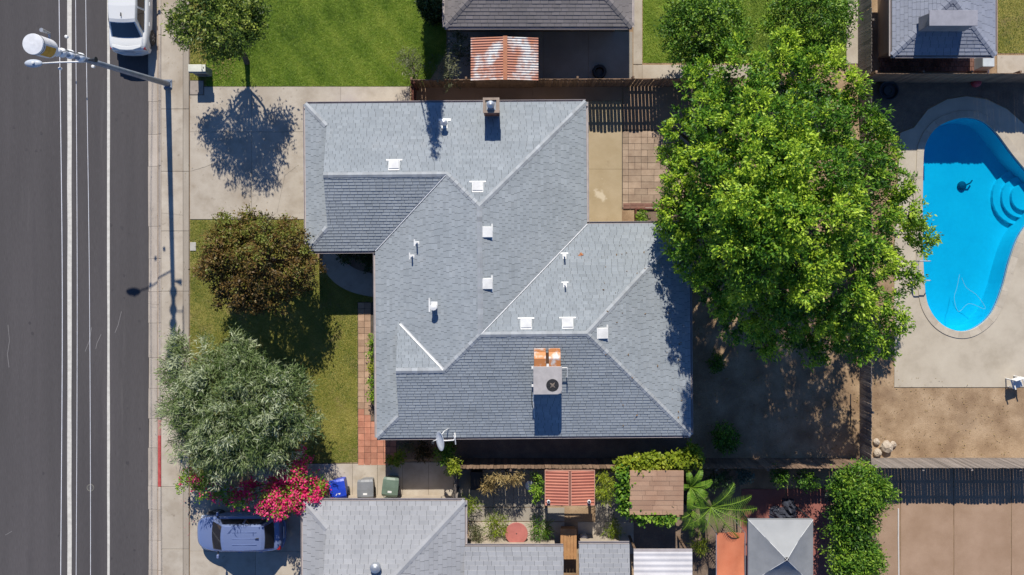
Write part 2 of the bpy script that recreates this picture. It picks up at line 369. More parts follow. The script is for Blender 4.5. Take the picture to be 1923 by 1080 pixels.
def lobes_cloud(lobes, c0, tufts, rng, squash=.8, base=.5, jit=.12):
    C, Nn, T = [], [], []
    c0 = np.array(c0)
    for lb_ in lobes:
        c, r = lb_[0], lb_[1]; bt = lb_[2] if len(lb_) > 2 else base
        k = max(4, int(tufts * (r ** 2)))
        d = nrm(rng.normal(size=(k, 3)) + np.array([0, 0, .35])); o = nrm((c - c0)[None] + 1e-3)[0]
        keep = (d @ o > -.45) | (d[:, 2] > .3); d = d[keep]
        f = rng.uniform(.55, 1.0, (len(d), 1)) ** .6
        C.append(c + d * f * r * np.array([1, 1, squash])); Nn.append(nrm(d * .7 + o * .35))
        T.append(np.clip(bt + rng.normal() * .10 + rng.normal(size=len(d)) * jit + .12 * (d[:, 2]), 0, 1))  # upward tufts tinted lighter, light from above put into the leaf colour
    return np.concatenate(C), np.concatenate(Nn), np.concatenate(T)

def branch_pts(a, b, rng, bend=.15, n=5):
    a, b = np.array(a, float), np.array(b, float); L = np.linalg.norm(b - a); off = rng.normal(size=3) * bend * L
    return [tuple(a + (b - a) * t + off * math.sin(math.pi * t) * (1 - .3 * t)) for t in np.linspace(0, 1, n)]
# ------------------------------------------------------------------ setting: ground, road, pavement, slabs, pool
pool_px = smooth_loop([(1733, 310), (1738, 270), (1756, 242), (1785, 226), (1815, 221), (1845, 228), (1870, 250), (1900, 290), (1932, 330), (1950, 365), (1938, 405), (1912, 445), (1895, 490),
                       (1880, 545), (1860, 590), (1830, 616), (1800, 622), (1768, 609), (1745, 580), (1736, 540), (1732, 450)], 5)
pool = ccw(PX(pool_px))
pool_o = offset_loop(pool, .32); pool_m = offset_loop(pool, .2)
XR = W(277, 0).x; XK = W(297, 0).x
holed([(-400, -400), (400, -400), (400, 400), (-400, 400)], [pool_o], -.25, 'ground', dirt)
holed([(W(296, 0).x, -60), (60, -60), (60, 60), (W(296, 0).x, 60)], [pool_m], 0.0, 'yard_ground', dirt)
b = MB(); b.sheet(rect(-30, -300, XR, 300), -.12); tag(b.build('road', asphalt), kind='structure')
def struct(name, m, polys, z, kind='structure', parent=None):
    b = MB()
    for p in polys: b.sheet(p, z)
    return tag(b.build(name, m, parent), kind=kind if parent is None else None)
# painted lines, slightly wobbly edges
def line_poly(x0, w, y0, y1, n=40, amp=.012):
    ys = np.linspace(y0, y1, n); l = [(x0 - w / 2 + U(-amp, amp), y) for y in ys]; r = [(x0 + w / 2 + U(-amp, amp), y) for y in ys]
    return r + l[::-1]
markings = empty('road_markings', kind='structure')
b = MB(); b.sheet(line_poly(W(128, 0).x, .20, -40, 40), -.116); b.build('centre_line', white_paint, markings)
b = MB(); b.sheet(line_poly(W(201.5, 0).x, .125, -40, 40, amp=.01), -.116); b.build('parking_lane_line', white_paint, markings)
# hairline cracks and a survey cover
b = MB()
for pts in ([(15, 610), (18, 640), (14, 665), (17, 690)], [(190, 628), (182, 645), (180, 655)], [(228, 585), (222, 610), (216, 625)], [(10, 1005), (22, 998)], [(172, 615), (168, 640), (160, 660)]):
    q = [W(x, y, -.12) + Vector((0, 0, .004)) for x, y in pts]
    for p, r_ in zip(q[:-1], q[1:]):
        d = (r_ - p).normalized(); s_ = Vector((-d.y, d.x, 0)) * .012
        b.add([p - s_, r_ - s_, r_ + s_, p + s_], [(0, 1, 2, 3)])
b.build('tar_scratch', flat('road_scratch', (.2, .19, .19), rough=.9), markings)
b = MB()
for _ in range(46):
    c_ = W(U(208, 272), U(0, 1080), -.12) if R() < .6 else W(U(0, 110), U(0, 1080), -.12); r_ = U(.02, .09); n_ = 9
    b.add([(c_.x + math.cos(k * 2 * math.pi / n_) * r_ * U(.6, 1.1), c_.y + math.sin(k * 2 * math.pi / n_) * r_ * U(.7, 1.3), -.1165) for k in range(n_)], [tuple(range(n_))])
b.build('oil_drip', flat('oil_stain', (.052, .047, .05), rough=.7), markings)
mc = W(170, 916, -.12)
cov = empty('survey_cover', mc, label='small round iron survey cover set in the dark asphalt beside the parking line', cat='manhole cover')
sub('rim', flat('cover_rim', (.20, .19, .165), rough=.8), cov, lambda b: b.lathe([(.17, .001), (.17, .012), (.145, .014), (.14, .001)], n=24))
sub('lid', flat('cover_lid', (.085, .08, .08), rough=.8), cov, lambda b: b.lathe([(.138, .001), (.136, .009), (.02, .011)], n=24))
# kerb, gutter, pavement
gut = empty('gutter', kind='structure'); krb = empty('kerb', kind='structure'); pav = empty('pavement', kind='structure')
js = [-420, -300, -160, -40, 66, 190, 252, 312, 425, 486, 548, 607, 672, 730, 787, 842, 914, 958, 1016, 1072, 1150, 1260, 1380, 1500]
for a, c in zip(js[:-1], js[1:]):
    y1 = W(0, a).y - .006; y0 = W(0, c).y + .006
    b = MB(); x0, x1 = XR + U(-.015, .015), W(297, 0).x
    b.add([(x0, y0, -.118), (x1, y0, -.09), (x1, y1, -.09), (x0 + U(-.015, .015), y1, -.118), (x0, y0, -.2), (x1, y0, -.2), (x1, y1, -.2), (x0, y1, -.2)],
          [(0, 1, 2, 3), (0, 4, 5, 1), (1, 5, 6, 2), (2, 6, 7, 3), (3, 7, 4, 0)])
    b.build('gutter_slab', kerb_concrete, gut)
    m = kerb_concrete
    if c > 787 and c <= 914: m = red_paint if a >= 842 - 60 and a > 790 else faded_red
    b = MB(); b.box(W(297.3, 0).x, W(303, 0).x, y0, y1, -.2, .03); b.build('kerb_stone', kerb_concrete, krb, bevel=.02)
for (ya, yb, m, nm) in ((788, 817, faded_red, 'faded_red_kerb_paint'), (817, 914, red_paint, 'red_kerb_paint')):
    b = MB(); b.box(W(297, 0).x - .004, W(303, 0).x + .003, W(0, yb).y, W(0, ya).y, -.08, .034); b.build(nm, m, krb, bevel=.018)
ps = [-430, -250, -110, 20, 205, 322, 434, 547, 700, 914, 1031, 1150, 1290, 1450]
for a, c in zip(ps[:-1], ps[1:]):
    b = MB(); b.box(W(303.2, 0).x, W(344, 0).x, W(0, c).y + .008, W(0, a).y - .008, -.1, .03); b.build('slab', concrete, pav, bevel=.012)
    b = MB(); b.box(W(344.4, 0).x, W(355, 0).x, W(0, c).y + .008, W(0, a).y - .008, -.1, .03); b.build('edge_slab', concrete_dark, pav, bevel=.012)
b = MB(); b.sheet(rect(W(303, 0).x, -40, W(356, 0).x, 50), .004); b.build('joint_bed', joint_dirt, pav)

def slabs(name, rects, m, z=.03, gap=.012, bed=True, nm='slab', bevel=.01):
    e = empty(name, kind='structure')
    for r_ in rects:
        P = r_ if len(r_) != 4 or isinstance(r_[0], tuple) else rect(*r_)
        q = ccw(PX(P)); q = offset_loop(q, -gap / 2)
        b = MB(); b.prism(q, 0.002, z); b.build(nm, m, e, bevel=bevel)
    return e
# garage driveway: four slabs plus the strip along the house
slabs('driveway', [(357, 163, 473, 248), (473, 163, 640, 248), (357, 248, 473, 412), (473, 248, 640, 412), (640, 163, 770, 205), [(600, 412), (612, 412), (612, 480), (590, 470), (576, 440), (576, 412)]], concrete)
struct('driveway_bed', joint_dirt, [PX(rect(357, 162, 770, 206)), PX(rect(357, 200, 640, 413))], .006)
def crack(pts, z, w=.012, name='pavement_crack', parent=None):
    b = MB(); q = []
    for i in range(len(pts) - 1):
        for t in np.linspace(0, 1, 6)[:-1]: q.append(W(pts[i][0] + (pts[i + 1][0] - pts[i][0]) * t + U(-.6, .6), pts[i][1] + (pts[i + 1][1] - pts[i][1]) * t + U(-.6, .6), z))
    q.append(W(*pts[-1], z))
    for p, r_ in zip(q[:-1], q[1:]):
        d = (r_ - p).normalized(); s_ = Vector((-d.y, d.x, 0)) * w * U(.5, 1) / 2
        b.add([p - s_, r_ - s_, r_ + s_, p + s_], [(0, 1, 2, 3)])
    return tag(b.build(name, joint_dirt, parent), kind='structure')
crack([(357, 322), (380, 315), (400, 308), (420, 300)], .034, .014)
crack([(278, 570), (298, 572)], .034)
crack([(303, 400), (344, 404)], .034, .008)
crack([(520, 400), (535, 330), (560, 310)], .034, .008)
# neighbour's drive below
slabs('neighbour_driveway', [(357, 914, 480, 1035), (480, 960, 580, 1035), (357, 1035, 480, 1200), (480, 1035, 580, 1200), (480, 871, 533, 960)], concrete)
slabs('side_path', [(590, 871, 662, 935), (662, 871, 709, 935), (709, 871, 756, 935), (756, 868, 805, 935), (805, 868, 852, 935), (533, 871, 590, 960)], concrete)
struct('neighbour_driveway_bed', joint_dirt, [PX(rect(357, 914, 580, 1200)), PX(rect(480, 870, 855, 960))], .006)
slabs('side_ledge', [(600, 936, 860, 952)], kerb_concrete, z=.07)
# curved entry path
outer = smooth_line([(607, 478), (607, 502), (628, 530), (662, 549), (712, 560)], 5); inner = smooth_line([(712, 516), (676, 508), (654, 496), (636, 476), (632, 470)], 5)
e = empty('entry_path', kind='structure')
b = MB(); b.prism(PX(outer + inner), .002, .035); b.build('path_slab', concrete, e)
# lawns
def lawn(name, poly_px, soil, bm_, label, dens, hgt, rng, grp=None, excl=()):
    P = PX(poly_px); struct(name + '_soil', soil, [P], .008)
    a = np.array(P); lo, hi = a.min(0), a.max(0); n = int((hi - lo).prod() * dens)
    Q = rng.uniform(lo, hi, (n, 2)); Q = Q[inside(Q, P)]
    n = len(Q); ang = rng.uniform(0, 2 * math.pi, n); ln = hgt * rng.uniform(.5, 1.3, n); tl = rng.uniform(.45, 1.0, n)
    d = np.stack([np.cos(ang), np.sin(ang)], 1); w = .008
    s_ = np.stack([-d[:, 1], d[:, 0]], 1) * w
    z0 = np.full((n, 1), .008)
    v0 = np.hstack([Q - s_, z0]); v1 = np.hstack([Q + s_, z0]); v2 = np.hstack([Q + d * (ln * tl)[:, None], z0 + (ln * (1.15 - tl * .75))[:, None]])
    V = np.stack([v0, v1, v2], 1).reshape(-1, 3); F = np.arange(3 * n).reshape(n, 3)
    pt = .5 + .2 * np.sin(Q[:, 0] * .55 + 2 * np.sin(Q[:, 1] * .4)) * np.sin(Q[:, 1] * .7 + 1) + .18 * np.sin(Q[:, 0] * 1.7 + 1.3 * np.sin(Q[:, 1] * .9)) * np.cos(Q[:, 1] * 2.1 + Q[:, 0] * .6) + .12 * np.sin(Q[:, 0] * 4.3 + Q[:, 1] * 3.7)
    tag(link(name, npmesh(name, V, F, pt + rng.normal(size=n) * .17 + .12 * np.sin(Q[:, 0] * 9.1 + 2 * np.sin(Q[:, 1] * 7.3)) * np.cos(Q[:, 1] * 8.3)), bm_), label, None, None, 'stuff')
rng = np.random.default_rng(11)
grass_green = leafmat('grass_green', (.075, .155, .010), (.185, .31, .022), (.38, .46, .07), .3)
grass_dry = leafmat('grass_dry', (.075, .135, .014), (.195, .235, .028), (.42, .38, .09), .25)
lawn('lawn_grass', [(385, -60), (838, -60), (838, 100), (800, 162), (388, 162), (388, 128)], lawn_soil, grass_green, 'thick bright green lawn in front of the northern neighbour house', 2600, .07, rng)
lawn('lawn_grass', [(357, -60), (385, -60), (388, 128), (388, 162), (386, 162), (357, 150)], lawn_dry, grass_dry, 'thin dry verge grass under the street tree', 1500, .06, rng)
lawn('lawn_grass', [(357, 413), (578, 413), (590, 470), (607, 502), (628, 530), (662, 549), (700, 558), (700, 568), (672, 568), (672, 868), (590, 870), (480, 870), (357, 912)], lawn_dry, grass_dry, 'short yellowing front lawn between pavement and house', 2000, .055, rng)
lawn('lawn_grass', [(1207, -80), (1590, -80), (1590, 118), (1207, 118)], lawn_soil, grass_green, 'green back lawn under the two round trees', 1900, .07, rng)
lawn('lawn_grass', [(1874, -80), (1990, -80), (1990, 100), (1874, 100)], lawn_dry, grass_dry, 'yellow lawn in the far corner behind the blue grey house', 1200, .06, rng)
# paved strips and patios around
slabs('concrete_patio', [(1098, 190, 1168, 318), (1098, 318, 1168, 440)], surf('stained_concrete', [(.36, .28, .17), (.42, .335, .22)], scale=1, fine=35, fine_amt=.15, rough=.85, stain=[((.60, .52, .40), .55, .60, .05, .8), ((.22, .16, .1), 1.6, .62, .1, .5)]))
slabs('side_yard_slab', [(772, 163, 893, 215), (893, 163, 1000, 215), (1000, 163, 1098, 215), (1098, 163, 1168, 190), (1170, 163, 1320, 244)], paving_brown)
slabs('neighbour_patio', [(840, 60, 930, 152), (930, 60, 1020, 152), (1020, 60, 1105, 152), (1105, 60, 1188, 152)], paving_grey)
slabs('neighbour_walk', [(1189, -60, 1206, 121), (1189, 122, 1206, 148), (1206, 122, 1300, 148), (1300, 122, 1410, 148), (1589, -60, 1618, 40), (1589, 41, 1618, 120)], concrete)
slabs('garden_paving', [(860, 882, 927, 952), (927, 882, 965, 952), (965, 882, 1022, 952), (860, 953, 1060, 979), (1118, 885, 1182, 980)], paving_grey)
slabs('garden_terrace', [(880, 980, 1060, 1060), (1085, 980, 1190, 1040)], concrete)
slabs('red_patio', [(1392, 918, 1475, 1100), (1476, 918, 1560, 1100)], red_patio, gap=.02)
slabs('neighbour_court', [(1642, 880, 1690, 1200), (1691, 880, 1790, 1200), (1791, 880, 1898, 1200), (1899, 880, 2050, 1200)], paving_brown, gap=.008)
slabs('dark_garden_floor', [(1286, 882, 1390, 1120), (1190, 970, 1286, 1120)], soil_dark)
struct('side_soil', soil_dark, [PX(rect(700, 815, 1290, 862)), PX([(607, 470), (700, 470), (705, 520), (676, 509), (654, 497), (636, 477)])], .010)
tag(sub('irrigation_pipe', flat('pvc', (.6, .58, .55)), None, lambda b: b.tube([W(1687, 955, .05), W(1687, 1010, .05), W(1688, 1100, .05)], .03)), 'pale straight pipe lying on the brown paving south of the pool', 'pipe')

# paver fields: every paver a piece of its own
def paver_field(name, cells, m, z=.035, mfun=None):
    e = empty(name, kind='structure')
    for (x0, y0, x1, y1) in cells:
        q = ccw(PX(rect(x0 + .25, y0 + .25, x1 - .25, y1 - .25))); zz = z + U(-.004, .004)
        b = MB(); b.prism([(x + U(-.004, .004), y + U(-.004, .004)) for x, y in q], .003, zz); b.build('paver', (mfun(x0, y0) if mfun else m), e, bevel=.006, seg=1)
    return e
cells = []
y = 568
while y < 866:
    for i in range(6 if y > 822 else 2):
        if i * 12 + 672.5 < 744: cells.append((672.5 + i * 12, y, 684.5 + i * 12, y + 11.75))
    if 786 < y <= 822: cells.append((696.5, y, 708.5, y + 11.75))
    y += 11.75
paver_field('paver_walk', cells, paver_tan, mfun=lambda x, y: paver_red if y > 772 + U(-8, 8) else paver_tan)
struct('paver_bed', joint_dirt, [PX(rect(671.5, 567, 745, 869))], .012)
cells = []; y = 246
while y < 380:
    x = 1180 if int((y - 246) / 12) % 2 == 0 else 1180
    cells.append((1169, y, 1180, y + 12))
    while x < 1290:
        w = 12 if R() < .45 else 24
        cells.append((x, y, x + w, y + 12)); x += w
    y += 12
paver_field('backyard_pavers', cells, paver_old)
paver_field('brick_edging', [(x, y, x + 13, y + 5.5) for y in (381.5, 387) for x in range(1170, 1250, 13)], dark_brick, z=.06)
struct('backyard_paver_bed', joint_dirt, [PX(rect(1168, 245, 1292, 393))], .012)

# swimming pool: basin with real depth, coping, water and deck
sp = empty('swimming_pool', W(1815, 420), label='freeform in-ground swimming pool with bright blue water and pale coping', cat='swimming pool')
o = sp.location
b = MB(); n = len(pool); zf = lambda x, y: -1.25
top = [(x - o.x, y - o.y, .0) for x, y in pool]; bot0 = offset_loop(pool, -.12); bot = [(x - o.x, y - o.y, -1.05) for x, y in bot0]
b.add(top + bot, [(i, n + i, n + (i + 1) % n, (i + 1) % n) for i in range(n)] + [tuple(range(n, 2 * n))]); b.build('basin', pool_plaster, sp)
it = offset_loop(pool, -.012); b = MB(); b.add([(x - o.x, y - o.y, -.02) for x, y in it] + [(x - o.x, y - o.y, -.20) for x, y in it], [(i, n + i, n + (i + 1) % n, (i + 1) % n) for i in range(n)]); b.build('tile_band', surf('pool_tile', [(.05, .14, .30), (.10, .24, .42)], scale=9, rough=.2, bump=0), sp)
op = offset_loop(pool, .33)
for k in range(0, n, 3):
    idx = [(k + j) % n for j in range(4)]
    if k + 3 > n: idx = [(k + j) % n for j in range(n - k + 1)]
    P = [pool[i] for i in idx] + [op[i] for i in reversed(idx)]
    b = MB(); b.prism([(x - o.x, y - o.y) for x, y in P], .0, .065); b.build('coping_stone', coping_m, sp, bevel=.008, seg=1)
b = MB(); b.sheet([(x, y) for x, y in pool], -.11); tag(b.build('water', water_m), kind='structure')
deck_px = [(1679, 727), (1679, 470), (1690, 250), (1716, 240), (1742, 206), (1778, 187), (1815, 181), (1852, 187), (1890, 205), (1930, 240), (2060, 245), (2060, 727)]
holed(ccw(PX(deck_px)), [offset_loop(pool, .325)], .03, 'pool_deck', pool_deck_m)
b = MB(); q = ccw(PX(deck_px)); m_ = len(q); b.add([(x, y, .03) for x, y in q] + [(x, y, -.02) for x, y in q], [(i, m_ + i, m_ + (i + 1) % m_, (i + 1) % m_) for i in range(m_)]); tag(b.build('pool_deck_edge', pool_deck_m), kind='structure')
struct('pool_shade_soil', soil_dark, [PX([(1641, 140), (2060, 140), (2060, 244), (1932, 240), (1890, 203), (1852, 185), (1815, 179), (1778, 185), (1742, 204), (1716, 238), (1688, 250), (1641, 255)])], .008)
lad = empty('pool_ladder', W(1722, 508), label='bent steel handrails of the pool ladder at the pool edge', cat='pool ladder')
for dy in (.45, -.45):
    sub('rail', galv, lad, lambda b: b.tube([(-.28, dy, .03), (-.28, dy, .55), (-.2, dy, .68), (.25, dy, .68), (.36, dy, .55), (.36, dy, -.9)], .028))
for zz in (-.35, -.65): sub('step', galv, lad, lambda b: b.box(.32, .42, -.44, .44, zz, zz + .03))
sub('crossbar', galv, lad, lambda b: b.tube([(-.24, -.45, .6), (-.24, .45, .6)], .02))
hs = smooth_line([(1802, 515), (1797, 540), (1792, 560), (1800, 585), (1820, 570), (1850, 580), (1835, 555), (1815, 540), (1806, 522)], 6)
tag(sub('pool_hose', flat('pool_hose', (.25, .50, .58)), None, lambda b: b.tube([W(x, y, -.115) for x, y in hs], .008, 6)), 'thin pale cleaning hose floating in loops on the pool water', 'hose')
cl = empty('pool_cleaner', W(1805, 349, -1.05) * 1, label='small dark cleaner lying on the pool floor near its shaded end', cat='pool cleaner')
sub('body', flat('cleaner_blue', (.03, .10, .16)), cl, lambda b: b.lathe([(.2, 0), (.22, .08), (.14, .17), (.03, .2)], n=14)); sub('handle', flat('cleaner_blue', (.03, .10, .16)), cl, lambda b: b.tube([(.1, 0, .15), (.3, .12, .25), (.42, .25, .2)], .035))
sc_ = W(1938, 368, 0) - sp.location
for r_, z_ in ((1.35, -.85), (1.0, -.68), (.65, -.5)): sub('pool_step', pool_plaster, sp, lambda b: b.lathe([(r_, -1.05), (r_, z_), (.02, z_ + .002)], (sc_.x, sc_.y, 0), 28))
# ------------------------------------------------------------------ roofs
def clip(poly, conv):
    out = poly; k = len(conv)
    for i in range(k):
        a, b = conv[i], conv[(i + 1) % k]; ex, ey = b[0] - a[0], b[1] - a[1]; src = out; out = []
        if not src: return []
        for j in range(len(src)):
            p, q = src[j], src[(j + 1) % len(src)]
            dp = ex * (p[1] - a[1]) - ey * (p[0] - a[0]); dq = ex * (q[1] - a[1]) - ey * (q[0] - a[0])
            if dp >= 0: out.append(p)
            if (dp >= 0) != (dq >= 0):
                t = dp / (dp - dq); out.append((p[0] + (q[0] - p[0]) * t, p[1] + (q[1] - p[1]) * t))
    return out
def roof_plane(parent, polys, up, e, z0, slope, sm, expo=.135, tw=.30, thick=.018, jit=.3):
    """polys: convex plan polygons (metres, y up); up: uphill unit vector; e: eave offset along up"""
    zf = lambda p: z0 + slope * (p[0] * up[0] + p[1] * up[1] - e)
    pr = (-up[1], up[0])
    d = MB()
    for P in polys:
        P = ccw(P); d.prism(P, lambda x, y: zf((x, y)) - .16, lambda x, y: zf((x, y)) - .003)
    dk = d.build('roof_slope', deckm, parent)
    b = MB()
    for P in polys:
        P = ccw(P); tt = [p[0] * up[0] + p[1] * up[1] - e for p in P]; ss = [p[0] * pr[0] + p[1] * pr[1] for p in P]
        ex = expo / math.sqrt(1 + slope * slope)
        for i in range(int(math.floor(min(tt) / ex)), int(math.ceil(max(tt) / ex))):
            t0, t1 = i * ex, (i + 1) * ex
            s = math.floor(min(ss) / tw) * tw - tw + (i % 2) * tw * .5 + math.sin(i * 12.9898) * tw * .12
            rr = random.Random(i * 7919 + int(e * 100)); k = 0
            while s < max(ss):
                w = tw * (1 + (rr.random() - .5) * jit)
                q = [(s + .006, t0), (s + w - .006, t0), (s + w - .006, t1), (s + .006, t1)]
                s += w
                pts = [(pr[0] * a + up[0] * (t + e), pr[1] * a + up[1] * (t + e)) for a, t in q]
                a0 = (pts[1][0] - pts[0][0]) * (pts[2][1] - pts[0][1]) - (pts[1][1] - pts[0][1]) * (pts[2][0] - pts[0][0])
                if a0 < 0: pts = pts[::-1]
                c = clip(pts, P)
                if len(c) < 3: continue
                th = thick * (1 + (rr.random() - .5) * .5); tint = min(1, max(0, .5 + rr.gauss(0, .17) + .04 * math.sin(i * 1.7)))
                lift = lambda p: th * (1 - ((p[0] * up[0] + p[1] * up[1] - e) - t0) / ex) + .002
                vs = [(p[0], p[1], zf(p) + lift(p)) for p in c]; fs = [tuple(range(len(c)))]
                for j in range(len(c)):
                    p, r_ = c[j], c[(j + 1) % len(c)]
                    if abs(p[0] * up[0] + p[1] * up[1] - e - t0) < 1e-5 and abs(r_[0] * up[0] + r_[1] * up[1] - e - t0) < 1e-5:
                        m = len(vs); vs += [(p[0], p[1], zf(p) - .002), (r_[0], r_[1], zf(r_) - .002)]; fs.append((j, m, m + 1, (j + 1) % len(c)))
                b.add(vs, fs, tint)
    if b.v: b.build('shingles', sm, dk, kind='stuff')
    return dk
def cap_line(parent, p, q, m, w=.115, step=.21, drop=.045, name='ridge_cap', lift=.03):
    p, q = Vector(p), Vector(q); d = (q - p); L = d.length; d.normalize(); s = Vector((-d.y, d.x, 0)).normalized(); b = MB(); n = max(1, int(L / step))
    for i in range(n):
        a0 = p + d * (L * i / n); a1 = p + d * (L * (i + 1) / n + .03)
        l0, l1 = lift + .016, lift
        dz = Vector((0, 0, 1)); ww = w * U(.92, 1.06)
        vs = [a0 - s * ww + dz * (l0 - drop), a0 + dz * l0, a0 + s * ww + dz * (l0 - drop), a1 - s * ww + dz * (l1 - drop), a1 + dz * l1, a1 + s * ww + dz * (l1 - drop)]
        vs += [v - dz * .03 for v in vs[:3]]
        b.add(vs, [(0, 1, 4, 3), (1, 2, 5, 4), (0, 6, 7, 1), (1, 7, 8, 2)], min(1, max(0, random.gauss(.5, .16))))
    return b.build(name, m, parent)
def strip(parent, p, q, w, m, name, lift=.03, th=.015):
    p, q = Vector(p), Vector(q); d = (q - p).normalized(); s = Vector((-d.y, d.x, 0)).normalized() * w / 2; z = Vector((0, 0, lift)); u = Vector((0, 0, th))
    b = MB(); b.add([p - s + z + u * 1.6, q - s + z + u * 1.6, q + z, p + z, q + s + z + u * 1.6, p + s + z + u * 1.6], [(0, 3, 2, 1), (3, 5, 4, 2)]); return b.build(name, m, parent)
def eave(parent, pts, z, fm=fascia, gm=gutter_m, closed=True):
    k = len(pts)
    for i in range(k if closed else k - 1):
        a, c = Vector((*pts[i], 0)), Vector((*pts[(i + 1) % k], 0)); d = (c - a).normalized(); n = Vector((d.y, -d.x, 0))
        b = MB(); b.add([a + Vector((0, 0, z - .2)), c + Vector((0, 0, z - .2)), c + Vector((0, 0, z - .004)), a + Vector((0, 0, z - .004)),
                         a - n * .03 + Vector((0, 0, z - .2)), c - n * .03 + Vector((0, 0, z - .2))], [(0, 1, 2, 3), (4, 5, 1, 0)]); b.build('fascia', fm, parent)
        o_ = .10; prof = [(0.003, -.03), (.02, -.12), (.09, -.12), (.105, -.02), (.092, -.02), (.085, -.10), (.03, -.10), (.012, -.03)]
        b = MB(); vs = []
        for p in (a, c):
            for (u_, v_) in prof: vs.append(p + n * u_ + Vector((0, 0, z + v_)))
        m = len(prof); b.add(vs, [(j, (j + 1) % m, m + (j + 1) % m, m + j) for j in range(m)] + [tuple(range(m)), tuple(range(2 * m - 1, m - 1, -1))]); b.build('gutter', gm, parent, fix=True)
def walls(parent, poly, z1, m=stucco, name='wall'):
    poly = ccw(poly); k = len(poly); b = MB()
    b.add([(x, y, 0) for x, y in poly] + [(x, y, z1) for x, y in poly], [(i, (i + 1) % k, k + (i + 1) % k, k + i) for i in range(k)]); return b.build(name, m, parent)

S = .02342; M_ = .3333; ZE = 2.45
def q(x, y): return (x * S, -y * S)          # house plan units (photo eave pixels from its centre) -> metres
def hz(run): return ZE + run * S * M_
house = empty('house', (*W2(935, 507, ZE), 0), .0085, 'large single storey house with interlocking grey shingle hip roofs in the middle', 'house')
xW, xH, xN, xE, yN, yG, yP, yS = -359.5, -230, 168, 360, -315, -38, -85, 313.5
UP = {'S': (0, -1), 'N': (0, 1), 'E': (1, 0), 'W': (-1, 0)}
def hp(polys, up, e): roof_plane(house, [[q(*p) for p in P] for P in polys], UP[up], e, ZE, M_, shingle)
hp([[(-316, yN), (-91.5, yN), (-91.5, -176.5), (-316, -176.5)], [(xW, yN), (-316, yN), (-316, -271.5)], [(-91.5, yN), (xN, yN), (-31, -116), (-91.5, -176.5)]], 'S', -q(0, yN)[1])
hp([[(xW, yG), (-316, yG - 43.5), (-316, yG)], [(-316, yG), (xH, yG), (-91.5, -176.5), (-316, -176.5)]], 'N', q(0, yG)[1])
hp([[(xW, yN), (-311, yN + 48.5), (-311, yG - 48.5), (xW, yG)]], 'E', q(xW, 0)[0])
hp([[(xH, yG), (-182, -86), (-182, 265.5), (xH, yS)], [(-182, -86), (-91.5, -176.5), (-31, -116), (-31, 114.25), (-98, 181.5), (-182, 97.5)]], 'E', q(xH, 0)[0])
hp([[(-187, 94), (-182, 97.5), (-98, 181.5), (-187, 181.5)]], 'S', -q(0, 49.5)[1])
hp([[(xH, yS), (-187, yS - 43), (-187, yS)], [(-187, 181.5), (-98, 181.5), (-98, yS), (-187, yS)], [(-98, yS), (-98, 181.5), (-31, 114.25), (160.75, 114.25), (xE, yS)]], 'N', q(0, yS)[1])
hp([[(xN, yP), (xE, yP), (160.75, 114.25), (-31, 114.25)]], 'S', -q(0, yP)[1])
hp([[(xE, yP), (xE, yS), (160.75, 114.25)]], 'W', -q(xE, 0)[0])
hp([[(xN, yN), (xN, yP), (-31, 114.25), (-31, -116)]], 'W', -q(xN, 0)[0])
def h3(x, y, run): return (*q(x, y), hz(run))
for a, c in (((xW, yN, 0), (-318, yN + 43, 43)), ((xW, yG, 0), (-318, yG - 43, 43)), ((-316, -176.5, 138.5), (-91.5, -176.5, 138.5)), ((-31, -116, 199), (-91.5, -176.5, 138.5)),
             ((xN, yN, 0), (-31, -116, 199)), ((-31, -116, 199), (-31, 114.25, 199)), ((xH, yS, 0), (-188, yS - 42, 42)), ((-187, 181.5, 132), (-98, 181.5, 132)),
             ((-98, 181.5, 132), (-31, 114.25, 199)), ((-31, 114.25, 199.2), (160.75, 114.25, 199.2)), ((xE, yS, 0), (160.75, 114.25, 199.2)), ((xE, yP, 0), (160.75, 114.25, 199.2))):
    cap_line(house, h3(*a), h3(*c), cap_m)
for a, c, w in (((xH, yG, 0), (-93, -175, 137), .055), ((xN, yP, 0), (-30, 113, 198), .055), ((-182, 97.5, 48), (-100, 179.5, 130), .11)):
    strip(house, h3(*a), h3(*c), w, white_metal if w > .08 else flat('flashing_grey', (.58, .59, .61)), 'valley_flashing')
hpoly = [(xW, yN), (xN, yN), (xN, yP), (xE, yP), (xE, yS), (xH, yS), (xH, yG), (xW, yG)]
eave(house, [q(*p) for p in hpoly[::-1]], ZE - .02)
ins = 22
walls(house, [q(*p) for p in [(xW + ins, yN + ins), (xN - ins, yN + ins), (xN - ins, yP + ins), (xE - ins, yP + ins), (xE - ins, yS - ins), (xH + ins, yS - ins), (xH + ins, yG - ins), (xW + ins, yG - ins)]], ZE + .1)
for (gx, y0, y1, yr, r0, rr_) in ((-309, yN + 49, yG - 49, -176.5, 48, 137), (-180, 98, 265, 181.5, 47, 131)):
    b = MB(); b.add([h3(gx, y0, r0 - 3), h3(gx, y1, r0 - 3), h3(gx, yr, rr_)], [(0, 1, 2)]); b.build('gable_wall', stucco, house)
b = MB()
for i in range(9): b.box(*[q(xW + ins, 0)[0] - .05, q(xW + ins, 0)[0] - .004], q(0, -100)[1], q(0, -255)[1], .05 + i * .235, .05 + i * .235 + .225)
b.build('garage_door', flat('garage_door_paint', (.5, .47, .42)), house)
b = MB(); b.box(q(xH + ins, 0)[0] - .05, q(xH + ins, 0)[0] - .004, q(0, 40)[1], q(0, 2)[1], .05, 2.1); dr = b.build('front_door', flat('door_paint', (.16, .06, .045)), house)
sub('handle', chrome, dr, lambda b: b.box(q(xH + ins, 0)[0] - .1, q(xH + ins, 0)[0] - .05, q(0, 38)[1], q(0, 36)[1], 1.0, 1.12))
